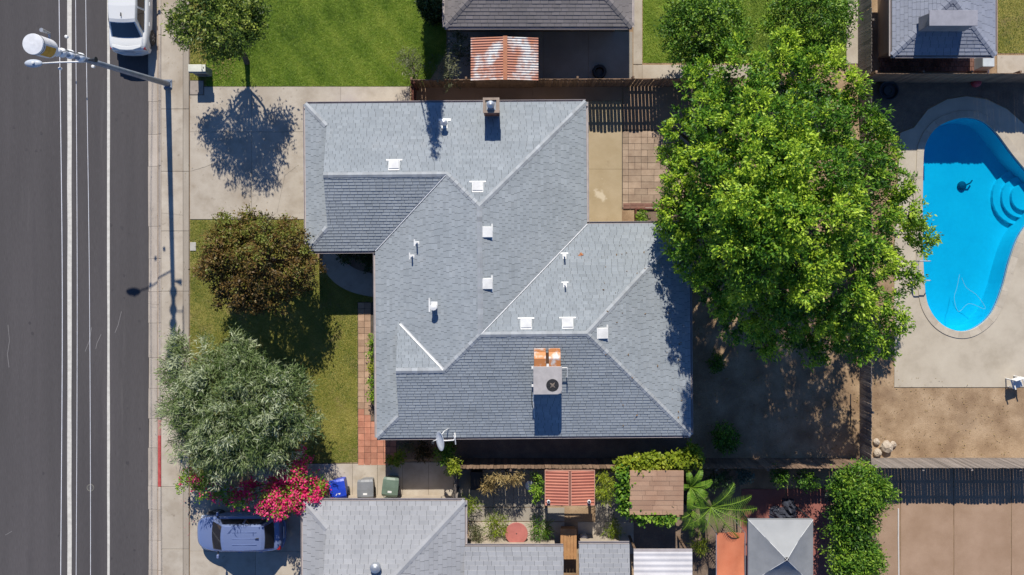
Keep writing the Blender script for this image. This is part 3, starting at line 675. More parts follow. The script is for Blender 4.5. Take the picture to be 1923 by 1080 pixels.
def win(parent, x0, x1, y0, y1, z0, z1):
    b = MB(); b.box(x0, x1, y0, y1, z0, z1); w_ = b.build('window', flat('window_frame', (.6, .58, .54)), parent)
    sub('pane', glass_m, w_, lambda b: b.box(x0 - .006 if x1 - x0 < .1 else x0 + .06, x1 + .006 if x1 - x0 < .1 else x1 - .06, y0 + .06 if x1 - x0 < .1 else y0 - .006, y1 - .06 if x1 - x0 < .1 else y1 + .006, z0 + .06, z1 - .06))
xw = q(xH + ins, 0)[0]
win(house, xw - .05, xw - .004, q(0, 150)[1], q(0, 70)[1], .9, 2.1); win(house, xw - .05, xw - .004, q(0, 280)[1], q(0, 200)[1], .9, 2.1)
ys_ = q(0, yS - ins)[1]
for xa in (-150, 20, 220): win(house, q(xa, 0)[0], q(xa + 60, 0)[0], ys_ - .05, ys_ - .004, .9, 2.0)
xe_ = q(xE - ins, 0)[0]; win(house, xe_ + .004, xe_ + .05, q(0, 200)[1], q(0, 80)[1], .3, 2.1)

# things on the house roof. local frames: origin on the slope, x along the eave, y uphill
def on_roof(px, py, run_of, up):
    """photo pixel -> point on the house roof slope; run_of(x,y) gives plan run"""
    z = 3.0
    for _ in range(8):
        w_ = W(px, py, z); l = Matrix.Rotation(-.0085, 4, 'Z') @ (w_ - house.location)
        x, y = l.x / S, -l.y / S; z = hz(run_of(x, y))
    return Vector((l.x, l.y, z))
sl = math.atan(M_)
def roof_frame(loc, up):
    u = Vector((*UP[up], 0)); u3 = Vector((u.x * math.cos(sl), u.y * math.cos(sl), math.sin(sl))); s_ = Vector((u.y, -u.x, 0)); n = s_.cross(u3)
    return Matrix.Translation(loc) @ Matrix((( s_.x, u3.x, n.x, 0), (s_.y, u3.y, n.y, 0), (s_.z, u3.z, n.z, 0), (0, 0, 0, 1)))
runs = {'S': lambda x, y: y - yN, 'SP': lambda x, y: y - yP, 'N': lambda x, y: yS - y, 'E': lambda x, y: x - xH, 'W': lambda x, y: xN - x, 'WE': lambda x, y: xE - x}
def box_vent(px, py, key, up):
    F = roof_frame(on_roof(px, py, runs[key], up), up) @ Matrix.Scale(.88, 4)
    b = MB(); b.box(-.40, .40, -.33, -.25, .012, .035, M=F); b.box(-.27, .27, -.28, .26, .012, .026, M=F)
    x0, x1 = -.245, .245
    vs = [F @ Vector(v) for v in ((x0, -.24, .03), (x1, -.24, .03), (x1, .2, .03), (x0, .2, .03), (x0, -.26, .17), (x1, -.26, .17), (x1, .17, .07), (x0, .17, .07))]
    b.add(vs, [(4, 5, 6, 7), (0, 1, 5, 4), (1, 2, 6, 5), (2, 3, 7, 6), (3, 0, 4, 7)]); b.build('roof_vent', white_metal, house, bevel=.012)
for a in ((740, 311, 'S', 'S'), (897, 352, 'S', 'S'), (913, 436, 'W', 'W'), (913, 533, 'W', 'W'), (988, 609, 'SP', 'S'), (1066, 608, 'SP', 'S'), (1130, 626, 'WE', 'W')): box_vent(*a)
def pipe_vent(px, py, key, up, h, r, flash=.13, cap=True):
    l = on_roof(px, py, runs[key], up); F = roof_frame(l, up); b = MB()
    b.box(-flash * 1.5, flash * 1.5, -flash * 1.4, -flash * .8, .012, .026, M=F); b.box(-flash * .7, flash * .7, -flash, flash * 1.2, .012, .022, M=F)
    o_ = b.build('vent_flashing', white_metal, house)
    b = MB(); b.lathe([(r * 1.7, -.02), (r * 1.1, .1), (r, .12), (r, h)], (l.x, l.y, l.z), 14)
    if cap: b.lathe([(r * .8, h - .04), (r * 1.8, h - .02), (r * 1.7, h + .05), (r * .3, h + .1)], (l.x, l.y, l.z), 14)
    b.build('vent_pipe', galv if cap and r > .06 else white_metal, o_, smooth=False)
pipe_vent(835, 233, 'S', 'S', .48, .085, .18); pipe_vent(783, 456, 'E', 'E', .42, .035, .10, False); pipe_vent(774, 481, 'E', 'E', .36, .035, .10, False)
pipe_vent(1060, 481, 'SP', 'S', .42, .035, .11, False); pipe_vent(1061, 535, 'SP', 'S', .36, .03, .10, False)
F = roof_frame(on_roof(816, 573, runs['E'], 'E'), 'E')
b = MB(); b.box(-.30, .30, -.26, -.19, .01, .035, M=F); b.box(-.15, .15, -.16, .15, .01, .03, M=F); b.lathe([(.12, 0), (.12, .42), (.15, .43), (.15, .5), (.03, .53)], (0, -.05, 0), 12, M=Matrix.Translation(F.translation)); b.build('roof_vent', white_metal, house)
# chimney
cl_ = Matrix.Rotation(-.0085, 4, 'Z') @ (W(922.5, 199, 3.85) - house.location)
ch = empty('chimney', (cl_.x, cl_.y, 0)); ch.parent = house
b = MB(); b.box(-.31, .31, -.26, .30, 0, 3.85); b.build('shaft', mortar, ch)
for i in range(13):
    z0 = 2.86 + i * .075
    b = MB()
    for j in range(3):
        for (xa, xb, ya, yb) in ((-.32 + j * .214 - (.1 if i % 2 else 0), -.115 + j * .214 - (.1 if i % 2 else 0), -.275, -.255), (-.32 + j * .214, -.115 + j * .214, .295, .315)):
            b.box(max(-.32, xa), min(.32, xb), ya, yb, z0, z0 + .064)
        for xs in ((-.325, -.305), (.305, .325)):
            b.box(xs[0], xs[1], -.26 + j * .19, -.08 + j * .19, z0, z0 + .064)
    b.build('brick_course', brick_m, ch)
sub('crown', flat('chimney_crown', (.32, .25, .2), rough=.9), ch, lambda b: (b.box(-.35, .35, -.30, -.2, 3.85, 3.93), b.box(-.35, .35, .24, .34, 3.85, 3.93), b.box(-.35, -.25, -.2, .24, 3.85, 3.93), b.box(.22, .35, -.2, .24, 3.85, 3.93)))
sub('spark_cap', galv, ch, lambda b: (b.lathe([(.13, 3.85), (.13, 4.05), (.17, 4.07), (.16, 4.11), (.05, 4.19), (.01, 4.20)], (-.02, .02, 0), 16), b.box(-.2, .2, -.18, .2, 3.84, 3.87)))

# rooftop air conditioner with rusted ducts
ra = on_roof(1029, 735, runs['N'], 'N'); rw = Matrix.Rotation(.0085, 4, 'Z') @ ra + house.location
zt = rw.z + 1.05
ac = empty('air_conditioner', (0, 0, 0), .0085, 'boxy grey rooftop air conditioner with round fan and two rusted ducts on the roof slope', 'air conditioner')
c0 = W(1028.5, 714.5, zt); ac.location = (c0.x, c0.y, rw.z)
hw, hd = .60, .585
zr = lambda y: (ac.location.y + y - rw.y) * M_        # roof height under local y, relative to ac origin (uphill is +y)
b = MB(); b.box(-hw + .02, hw - .02, -hd + .02, hd - .02, .22, 1.04); b.build('casing', ac_m, ac, bevel=.015)
sub('top_panel', ac_m, ac, lambda b: b.prism([(-hw, hd), (-hw, -hd), (hw - .18, -hd), (hw - .06, -hd + .05), (hw, -hd + .18), (hw, hd)], 1.042, 1.08), bevel=.012)
fc = (.20, -.20)
sub('fan_well', black_m, ac, lambda b: b.lathe([(.265, 1.081), (.265, 1.085), (.262, 1.086), (.0, 1.0862)], (*fc, 0), 28))
b = MB()
for k in range(4):
    a = k * math.pi / 2 + .5; M4 = Matrix.Translation((*fc, 1.092)) @ Matrix.Rotation(a, 4, 'Z') @ Matrix.Rotation(.12, 4, 'Y')
    b.add([M4 @ Vector(v) for v in ((.04, -.03, 0), (.23, -.10, .0), (.24, .06, .012), (.05, .05, .012))], [(0, 1, 2, 3)])
b.build('fan_blade', flat('fan_blade', (.30, .24, .19), rough=.5), ac)
sub('fan_hub', flat('fan_hub', (.2, .16, .13)), ac, lambda b: b.lathe([(.065, 1.088), (.06, 1.108), (.01, 1.112)], (*fc, 0), 14))
gm_ = MB()
for k in range(8):
    a = k * math.pi / 4; gm_.box(.05, .264, -.003, .003, 1.116, 1.121, M=Matrix.Translation((*fc, 0)) @ Matrix.Rotation(a, 4, 'Z'))
gm_.build('fan_guard', dark_m, ac)
for (x0, x1) in ((-.56, -.06), (.06, .56)):
    b = MB(); ysd = hd - .02; prof = [(ysd, .98), (ysd + .34, .95), (ysd + .58, .86), (ysd + .72, .66), (ysd + .74, zr(ysd + .74)), (ysd, zr(ysd))]
    n_ = len(prof); b.add([(x0, y, z) for y, z in prof] + [(x1, y, z) for y, z in prof], [tuple(range(n_)), tuple(range(2 * n_ - 1, n_ - 1, -1))] + [(i, n_ + i, n_ + (i + 1) % n_, (i + 1) % n_) for i in range(n_)])
    b.build('duct', rust_duct, ac, bevel=.012, fix=True)
sub('duct_gap', flat('rust_dark', (.08, .04, .025)), ac, lambda b: b.box(-.055, .055, hd - .02, hd + .62, .2, .6))
for xs in (-hw + .06, hw - .12):
    for ys_ in (-hd + .06, hd - .12): sub('leg', galv, ac, lambda b: b.box(xs, xs + .06, ys_, ys_ + .06, zr(ys_) - .02, .23))
sub('conduit', white_metal, ac, lambda b: b.tube([(hw - .03, .48, .75), (hw + .24, .48, .75), (hw + .25, .46, .75), (hw + .25, .05, .6), (hw + .25, .03, .55), (hw + .25, .03, zr(.03))], .022))
sub('drain_pipe', white_metal, ac, lambda b: b.tube([(-hw + .05, -hd - .0, .35), (-hw + .04, -hd - .1, .2), (-hw + .03, -hd - .5, zr(-hd - .5) + .04), (-hw + .06, -hd - 1.15, zr(-hd - 1.15) + .04), (-hw + .08, -1.55 - hd * .5, zr(-1.55 - hd * .5) + .05)], .018))
sub('cable', black_m, ac, lambda b: b.tube([(-hw - .03, -hd + .05, .2), (-hw - .06, -hd - .2, zr(-hd - .2) + .03), (-hw - .05, -hd - .6, zr(-hd - .6) + .03), (-hw + .05, -hd - .95, zr(-hd - .95) + .03)], .012))
for y_ in (-.28, .48): sub('bracket', white_metal, ac, lambda b: (b.box(-hw - .07, -hw + .01, y_, y_ + .09, .8, .95)))
sub('bracket', white_metal, ac, lambda b: b.box(-.04, .06, hd - .01, hd + .1, .96, 1.05))

# satellite dish over the south eave
sdh = empty('satellite_dish', W(833, 824, ZE + .1), 0, 'oval white satellite dish clamped to the south eave', 'satellite dish')
dc = W(828, 828, 3.0) - sdh.location
nd = Vector((-.80, -.08, .48)).normalized(); a_ = nd.cross(Vector((0, 0, 1))).normalized(); b_ = nd.cross(a_)
Md = Matrix(((a_.x, b_.x, nd.x, dc.x), (a_.y, b_.y, nd.y, dc.y), (a_.z, b_.z, nd.z, dc.z), (0, 0, 0, 1)))
b = MB(); b.lathe([(.01, -.05), (.16, -.04), (.30, -.012), (.42, .035), (.43, .045), (.42, .05), (.30, .004), (.16, -.024), (.01, -.034)], (0, 0, 0), 28, M=Md @ Matrix.Scale(.9, 4, (0, 1, 0))); b.build('reflector', flat('dish_grey', (.55, .58, .62), rough=.5), sdh, smooth=True)
sub('feed', dark_m, sdh, lambda b: b.box(-.05, .05, -.03, .03, .34, .44, M=Md)); sub('feed_arm', white_metal, sdh, lambda b: b.tube([Md @ Vector((0, .36, .03)), Md @ Vector((0, .25, .25)), Md @ Vector((0, .0, .38))], .016))
mt = dc + Vector((.55, .02, -.05))
sub('mast', white_metal, sdh, lambda b: b.tube([dc - nd * .05, dc + Vector((.2, .0, -.04)), mt, mt + Vector((.06, .1, -.15)), (mt.x + .02, .25, .0)], .026))
sub('mast', white_metal, sdh, lambda b: b.tube([mt + Vector((.0, .2, .02)), mt + Vector((.06, .05, 0)), mt + Vector((.08, -.2, -.08))], .024))
sub('bracket', white_metal, sdh, lambda b: b.tube([dc + Vector((.05, .3, .05)), dc + Vector((.15, .42, -.05)), (dc.x + .3, .45, .02)], .02))
lf = W(1089, 478, 3.3)
lz = Matrix.Rotation(.0085, 4, 'Z') @ on_roof(1089, 478, runs['SP'], 'S') + house.location
tag(sub('fallen_leaf', flat('orange_leaf', (.5, .2, .08)), None, lambda b: [b.add([lz + Vector((dx, dy, .04)), lz + Vector((dx + .1, dy + .03, .05)), lz + Vector((dx + .07, dy + .09, .04)), lz + Vector((dx - .02, dy + .07, .06))], [(0, 1, 2, 3)]) for dx, dy in ((0, 0), (-.06, -.08), (.05, -.05))]), 'curled orange dead leaf lying on the grey shingles', 'leaf')

def roof_litter(name, label, n, x0, x1, y0, y1, seed):
    r = random.Random(seed); b = MB(); rot = Matrix.Rotation(.0085, 4, 'Z')
    for _ in range(n):
        px, py = r.uniform(x0, x1), r.uniform(y0, y1)
        p = rot @ on_roof(px, py, lambda x, y: min(y - yP, yS - y, xE - x), None) + house.location + Vector((0, 0, .04))
        a = r.uniform(0, 6.28); L_ = r.uniform(.03, .07); d = Vector((math.cos(a), math.sin(a), 0)) * L_; s_ = Vector((-d.y, d.x, 0)) * .45
        b.add([p - d, p - s_, p + d, p + s_ + Vector((0, 0, .02))], [(0, 1, 2, 3)])
    tag(b.build(name, surf('dead_leaf', [(.16, .09, .04), (.30, .19, .08)], scale=8, rough=.9)), label, None, None, 'stuff')
roof_litter('roof_litter', 'dead leaf scraps on the east slopes of the grey roof', 40, 1130, 1290, 440, 800, 4)
# ------------------------------------------------------------------ neighbouring buildings
def hip_house(name, label, x0, y0, x1, y1, ze, slope, sm, expo, tw, wall_m=stucco, gable_w=None, caps=True, eave_g=gutter_m, cat='house'):
    """rectangular hip roof, plan in metres (y0 south, y1 north); the ridge runs along the longer side"""
    e = empty(name, ((x0 + x1) / 2, (y0 + y1) / 2, 0), 0, label, cat)
    a, c = (x1 - x0) / 2, (y1 - y0) / 2; r = min(a, c); zr_ = ze + r * slope
    rx, ry = a - r, c - r
    gx = None
    if gable_w:                       # dutch gable on the west end: hip skirt of depth g, ridge carried to the gable
        g = gable_w; gx = -a + g
    P = {'S': [[(-a, c), (-rx, ry), (rx, ry), (a, c)]], 'N': [[(-a, -c), (a, -c), (rx, -ry), (-rx, -ry)]], 'E': [[(-a, -c), (-a, c), (-rx, ry), (-rx, -ry)]], 'W': [[(a, c), (a, -c), (rx, -ry), (rx, ry)]]}
    if gx is not None:
        P['S'] = [[(-a, c), (gx, c - g), (gx, c)], [(gx, c), (gx, 0), (rx, 0), (a, c)]]; P['N'] = [[(-a, -c), (gx, -c), (gx, -c + g)], [(gx, -c), (a, -c), (rx, 0), (gx, 0)]]
        P['E'] = [[(-a, -c), (-a, c), (gx + .1, c - g - .1), (gx + .1, -c + g + .1)]]
    E_ = {'S': -c, 'N': -c, 'E': -a, 'W': -a}
    for k, v in P.items(): roof_plane(e, v, UP[k], E_[k], ze, slope, sm, expo, tw)
    if caps:
        L_ = [((a, c, ze), (rx, ry, zr_)), ((a, -c, ze), (rx, -ry, zr_)), ((-rx if gx is None else gx, ry if gx is None else 0, zr_), (rx, ry, zr_)) if r == c else ((0, -ry, zr_), (0, ry, zr_))]
        L_ += [((-a, c, ze), (-rx, ry, zr_)), ((-a, -c, ze), (-rx, -ry, zr_))] if gx is None else [((-a, c, ze), (gx, c - g, ze + g * slope)), ((-a, -c, ze), (gx, -c + g, ze + g * slope))]
        for p, q_ in L_:
            if (Vector(p) - Vector(q_)).length > .1: cap_line(e, p, q_, sm, w=.14, step=.25)
    if gx is not None:
        b = MB(); b.add([(gx + .15, c - g, ze + g * slope - .05), (gx + .15, -c + g, ze + g * slope - .05), (gx + .15, 0, zr_ - .05)], [(0, 1, 2)]); b.build('gable_wall', wall_m, e)
    eave(e, [(-a, -c), (a, -c), (a, c), (-a, c)], ze - .02, gm=eave_g)
    i = .45
    walls(e, [(-a + i, -c + i), (a - i, -c + i), (a - i, c - i), (-a + i, c - i)], ze + .1, wall_m)
    for s_ in (-1, 1):
        win(e, -a * .5 - .6, -a * .5 + .6, s_ * (c - i) + (.004 if s_ > 0 else -.05), s_ * (c - i) + (.05 if s_ > 0 else -.004), .9, 2.0)
        win(e, a * .5 - .6, a * .5 + .6, s_ * (c - i) + (.004 if s_ > 0 else -.05), s_ * (c - i) + (.05 if s_ > 0 else -.004), .9, 2.0)
    return e
za = 2.45
nx0, ny0 = W2(835, 50, za); nx1, _ = W2(1187, 50, za)
hip_house('house', 'brown grey shingled house at the top edge behind the rusted shed', nx0, ny0, nx1, ny0 + 13, za, .3333, shingle_n, .16, .33)
ex0, ey0 = W2(1675, 104, za); ex1, _ = W2(1869, 104, za)
neh = hip_house('house', 'small blue grey hip roofed house at the top right corner', ex0, ey0, ex1, ey0 + 5.3, za, .36, shingle_e, .16, .33, eave_g=gutter_m)
sx0, sy1 = W2(569, 941, za); sx1, _ = W2(873, 941, za)
sh = hip_house('house', 'light grey shingled house at the bottom edge beside the three bins', sx0, sy1 - 7.1, sx1, sy1, za, .3, shingle_s, .20, .37, gable_w=1.1)
# rear wing of the southern house: a broad low roof with two pitched planes
wx0, wy1 = W2(876, 1027, za); wx1, _ = W2(1058, 1027, za)
wing = empty('house_wing', (0, 0, 0), 0, 'pale grey low rear wing roof at the bottom edge beside the garden', 'house wing')
roof_plane(wing, [[(sx1 - .02, wy1), (wx1, wy1), (wx1, wy1 - 4), (sx1 - .02, wy1 - 4)]], (0, -1), -wy1, za, .12, shingle_s, .2, .37)
walls(wing, [(sx1, wy1 - 4), (wx1 - .3, wy1 - 4), (wx1 - .3, wy1 - .4), (sx1, wy1 - .4)], za - .18); eave(wing, [(wx1, wy1), (sx1, wy1)], za - .02, closed=False)
vx0, vy1 = W2(1087, 1022, za); vx1, _ = W2(1182, 1022, za)
w2 = empty('house_wing', (0, 0, 0), 0, 'narrow pale grey roof right of the dark recess at the bottom edge', 'house wing')
roof_plane(w2, [[(vx0, vy1), (vx1, vy1), (vx1, vy1 - 4), (vx0, vy1 - 4)]], (0, -1), -vy1, za, .12, shingle_s, .2, .37)
walls(w2, [(vx0 + .2, vy1 - 4), (vx1 - .2, vy1 - 4), (vx1 - .2, vy1 - .4), (vx0 + .2, vy1 - .4)], za - .18); eave(w2, [(vx1, vy1), (vx0, vy1)], za - .02, closed=False)
# dormer-like vent turret on the southern roof
tl = empty('turbine_vent', (0, 0, 0), 0, 'round grey turbine vent on the light grey southern roof', 'roof vent')
tv = W(704, 1068, 3.6); tl.location = (tv.x, tv.y, 3.05)
sub('base', galv, tl, lambda b: b.lathe([(.16, 0), (.13, .25), (.13, .3)], n=16)); sub('turbine', galv, tl, lambda b: b.lathe([(.13, .3), (.22, .36), (.24, .46), (.2, .56), (.08, .62), (.01, .63)], n=20))
# rooftop cooler on the north east house
cw = W(1782, 38, 3.6)
cool = empty('rooftop_cooler', (cw.x, cw.y, 2.98), 0, 'wide grey cooler box on the ridge of the blue grey corner house', 'rooftop cooler')
sub('casing', flat('cooler_grey', (.22, .22, .25)), cool, lambda b: b.box(-1.0, 1.0, -.32, .3, .0, .95, taper=.06), bevel=.02)
sub('lid', flat('cooler_lid', (.28, .28, .32)), cool, lambda b: b.box(-1.02, 1.02, -.34, .32, .95, 1.0), bevel=.01)

# sheds and garden roofs
def corr_roof(parent, name, x0, x1, y0, y1, zfun, m, pitch=.1, amp=.018, along='x'):
    """corrugations run along x (ridges stacked in y) or along y"""
    V = []; F = []
    L_, n = ((y0, y1), int(abs(y1 - y0) / pitch * 6)) if along == 'x' else ((x0, x1), int(abs(x1 - x0) / pitch * 6))
    for i in range(n + 1):
        t = L_[0] + (L_[1] - L_[0]) * i / n; dz = amp * math.cos(2 * math.pi * i / 6)
        pts = [(x0, t), (x1, t)] if along == 'x' else [(t, y0), (t, y1)]
        for p in pts: V.append((p[0], p[1], zfun(*p) + dz))
    for i in range(n): F.append((2 * i, 2 * i + 1, 2 * i + 3, 2 * i + 2))
    b = MB(); b.add(V, F); return b.build(name, m, parent, fix=True)
zs = 2.25
ax, ay = W2(884, 151, zs); bx, by = W2(1011, 71, zs)
shed = empty('garden_shed', ((ax + bx) / 2, (ay + by) / 2, 0), 0, 'shed with rusted corrugated roof and orange ridge cap against the wooden fence', 'shed')
hx, hy = (bx - ax) / 2, (by - ay) / 2
mid = .03
corr_roof(shed, 'roof_panel', -hx, mid - .02, -hy, hy, lambda x, y: zs + .22 * (x + hx) / hx, rust, .115); corr_roof(shed, 'roof_panel', mid + .02, hx, -hy, hy, lambda x, y: zs + .22 * (hx - x) / hx, rust, .115)
sub('ridge_cap', rust_cap, shed, lambda b: b.box(mid - .09, mid + .09, -hy - .02, hy + .02, zs + .225, zs + .265))
for xs in (-hx + .12, hx - .18): sub('wall', wood_brown, shed, lambda b: b.box(xs, xs + .06, -hy + .15, hy - .15, 0, zs - .05))
for ys in (-hy + .1, hy - .16): sub('wall', wood_brown, shed, lambda b: b.prism([(-hx + .18, ys), (hx - .18, ys), (hx - .18, ys + .06), (-hx + .18, ys + .06)], 0, zs - .06))
zs = 2.2
ax, ay = W2(1023, 948, zs); bx, by = W2(1117, 884, zs)
gz = empty('garden_shelter', ((ax + bx) / 2, (ay + by) / 2, 0), 0, 'open shelter with terracotta sheet roof and pale trim behind the south fence', 'garden shelter')
hx, hy = (bx - ax) / 2, (by - ay) / 2
corr_roof(gz, 'roof_panel', -hx + .02, -.06, -hy, hy, lambda x, y: zs + .10 * (x + hx) / hx, terracotta, .13, .014); corr_roof(gz, 'roof_panel', .06, hx - .02, -hy, hy, lambda x, y: zs + .10 * (hx - x) / hx, terracotta, .13, .014)
for xs in (-hx, -.065, .035, hx - .03): sub('trim', terra_trim, gz, lambda b: b.box(xs, xs + .03, -hy, hy, zs + .03 + (.09 if abs(xs) < .2 else 0), zs + .06 + (.09 if abs(xs) < .2 else 0)))
for ys in (-hy - .03, hy): sub('trim', terra_trim, gz, lambda b: b.box(-hx, hx, ys, ys + .03, zs - .03, zs + .035))
sub('ridge_gap', flat('terra_dark', (.18, .07, .05)), gz, lambda b: b.box(-.04, .04, -hy, hy, zs + .06, zs + .09))
for xs in (-hx + .05, hx - .13):
    for ys in (-hy + .05, hy - .13): sub('post', wood_brown, gz, lambda b: b.box(xs, xs + .08, ys, ys + .08, 0, zs - .02))
for (lx, s_) in ((1023 + 10, 1), (1117 - 8, 1)):
    lp = W(lx - 3, 941, zs + .1); lt = empty('pavilion_lamp', (lp.x, lp.y, zs + .1), 0, 'small round white floodlight on the front corner of the terracotta roof' if lx > 1060 else 'tiny pale lamp at the left front corner of the terracotta roof', 'lamp')
    sub('housing', white_metal, lt, lambda b: b.lathe([(.04, 0), (.075, .04), (.075, .12), (.06, .13)], n=14)); sub('lens', dark_m, lt, lambda b: b.lathe([(.055, .128), (.05, .136), (.01, .138)], n=14))
zs = 2.3
ax, ay = W2(1182, 966, zs); bx, by = W2(1283, 883, zs)
ts = empty('garden_shed', ((ax + bx) / 2, (ay + by) / 2, 0), 0, 'shed with flat tan board roof edged by creeper behind the south fence', 'shed')
hx, hy = (bx - ax) / 2, (by - ay) / 2; n = 9
for i in range(n):
    y0 = -hy + i * 2 * hy / n; x = -hx
    while x < hx - .01:
        w = min(U(.5, 1.2), hx - x); w = w if hx - x - w > .25 else hx - x
        sub('roof_board', tan_roof, ts, lambda b: b.box(x + .004, x + w - .004, y0 - .01, y0 + 2 * hy / n, zs + (.0 if i % 2 else .004) + U(0, .012), zs + .03 + i * .012 + U(0, .008))); x += w
for a in ((-hx + .1, -hx + .16, -hy + .1, hy - .1), (hx - .16, hx - .1, -hy + .1, hy - .1)): sub('wall', wood_brown, ts, lambda b: b.box(*a, 0, zs))
for a in ((-hx + .16, hx - .16, -hy + .1, -hy + .16), (-hx + .16, hx - .16, hy - .16, hy - .1)): sub('wall', wood_brown, ts, lambda b: b.box(*a, 0, zs))
pt = W(1284, 930, .0); tag(sub('flower_pot', flat('dark_pot', (.05, .045, .042)), None, lambda b: b.lathe([(.2, 0), (.32, .5), (.36, .55), (.32, .55), (.28, .42), (.01, .4)], tuple(W(1290, 930, 0)), 18)), 'large dark round pot beside the tan roofed shed', 'pot')
zs = 2.4
ax, ay = W2(1190, 1036, zs); bx, _ = W2(1300, 1036, zs)
wr = empty('patio_cover', ((ax + bx) / 2, ay, 0), 0, 'white ribbed patio roof at the bottom edge below the dark garden', 'patio cover')
hx = (bx - ax) / 2
corr_roof(wr, 'roof_panel', -hx, hx, -3.2, 0, lambda x, y: zs + .03 * -y, white_corr, .24, .009)
sub('gutter', gutter_m, wr, lambda b: b.box(-hx, hx, .005, .1, zs - .1, zs - .01))
for xs in (-hx + .1, hx - .2): sub('post', wood_brown, wr, lambda b: b.box(xs, xs + .1, -.2, -.1, 0, zs - .03))
ax, ay = W2(1345, 1000, 1.9); bx, by = W2(1399, 1100, 1.9)
oa = empty('orange_awning', ((ax + bx) / 2, ay, 0), 0, 'orange canvas awning stretched on a frame left of the grey gazebo', 'awning')
hx = (bx - ax) / 2
b = MB(); n = 8
V = [(x, -t * 2.6, 1.9 + .05 * math.sin(i * 1.3 + t * 5) - .06 * math.sin(math.pi * t)) for i, x in enumerate(np.linspace(-hx, hx, n)) for t in np.linspace(0, 1, 9)]
b.add(V, [(i * 9 + j, i * 9 + j + 1, (i + 1) * 9 + j + 1, (i + 1) * 9 + j) for i in range(n - 1) for j in range(8)]); b.build('canvas', orange_m, oa, smooth=True, fix=True)
for xs in (-hx, hx):
    sub('pole', galv, oa, lambda b: b.tube([(xs, -.02, 0), (xs, -.02, 1.92), (xs, -2.6, 1.92), (xs, -2.6, 0)], .02))
# grey gazebo
zg = 2.2
gp = [W(x, y, zg) for x, y in ((1405, 976), (1527, 976), (1527, 1100), (1405, 1100))]; gc = sum(gp, Vector()) / 4
ga = empty('gazebo', (gc.x, gc.y, 0), 0, 'square grey fabric gazebo with paler upper panel on the red patio', 'gazebo')
lp = [p - Vector((gc.x, gc.y, 0)) for p in gp]; apex = Vector((0, 0, zg + .85))
for i in range(4):
    a, c = lp[i], lp[(i + 1) % 4]; b = MB(); n = 7; V = []; F = []
    for r_ in range(n):
        for j in range(n):
            t, s_ = r_ / (n - 1), j / (n - 1); p = (a.lerp(c, s_)).lerp(apex.lerp(apex + (a.lerp(c, s_) - apex) * .06, 1), t); p.z -= .12 * math.sin(math.pi * t) * (.6 + .4 * math.sin(math.pi * s_)); V.append(p)
    for r_ in range(n - 1):
        for j in range(n - 1): F.append((r_ * n + j, r_ * n + j + 1, (r_ + 1) * n + j + 1, (r_ + 1) * n + j))
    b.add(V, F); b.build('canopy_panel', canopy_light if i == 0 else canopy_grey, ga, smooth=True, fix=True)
    b = MB(); b.add([a, c, c - Vector((0, 0, .2)), a - Vector((0, 0, .2))], [(0, 1, 2, 3)]); b.build('valance', canopy_grey, ga)
    sub('post', dark_m, ga, lambda b: b.tube([(a.x * .97, a.y * .97, 0), (a.x * .97, a.y * .97, zg)], .035)); sub('seam', white_metal, ga, lambda b: b.tube([a + Vector((0, 0, .01)), a.lerp(apex, .5) - Vector((0, 0, .09)), apex], .010, 5))
tp_ = W(1470, 962, 0)
tr = empty('tarpaulin', tp_, 0, 'crumpled dark tarpaulin heap on the red patio behind the gazebo', 'tarpaulin')
def crumple(b, rx, ry, hgt, n=14, seed=0):
    r = random.Random(seed); V = []; F = []
    for i in range(n):
        for j in range(n):
            x, y = (i / (n - 1) * 2 - 1), (j / (n - 1) * 2 - 1); d = max(0, 1 - x * x) * max(0, 1 - y * y)
            V.append((x * rx + r.uniform(-.05, .05), y * ry + r.uniform(-.05, .05), hgt * d * r.uniform(.5, 1.2) + .01))
    for i in range(n - 1):
        for j in range(n - 1): F.append((i * n + j, (i + 1) * n + j, (i + 1) * n + j + 1, i * n + j + 1))
    b.add(V, F)
sub('sheet', flat('tarp_dark', (.05, .055, .075), rough=.35, coat=.3), tr, lambda b: crumple(b, .65, .3, .75, seed=3)); sub('fold', flat('tarp_dark', (.05, .055, .075)), tr, lambda b: [b.add([(v[0] + .25, v[1] + .25, v[2]) for v in bb.v], bb.f) for bb in [MB()] if crumple(bb, .3, .4, .9, 10, 5) is None])

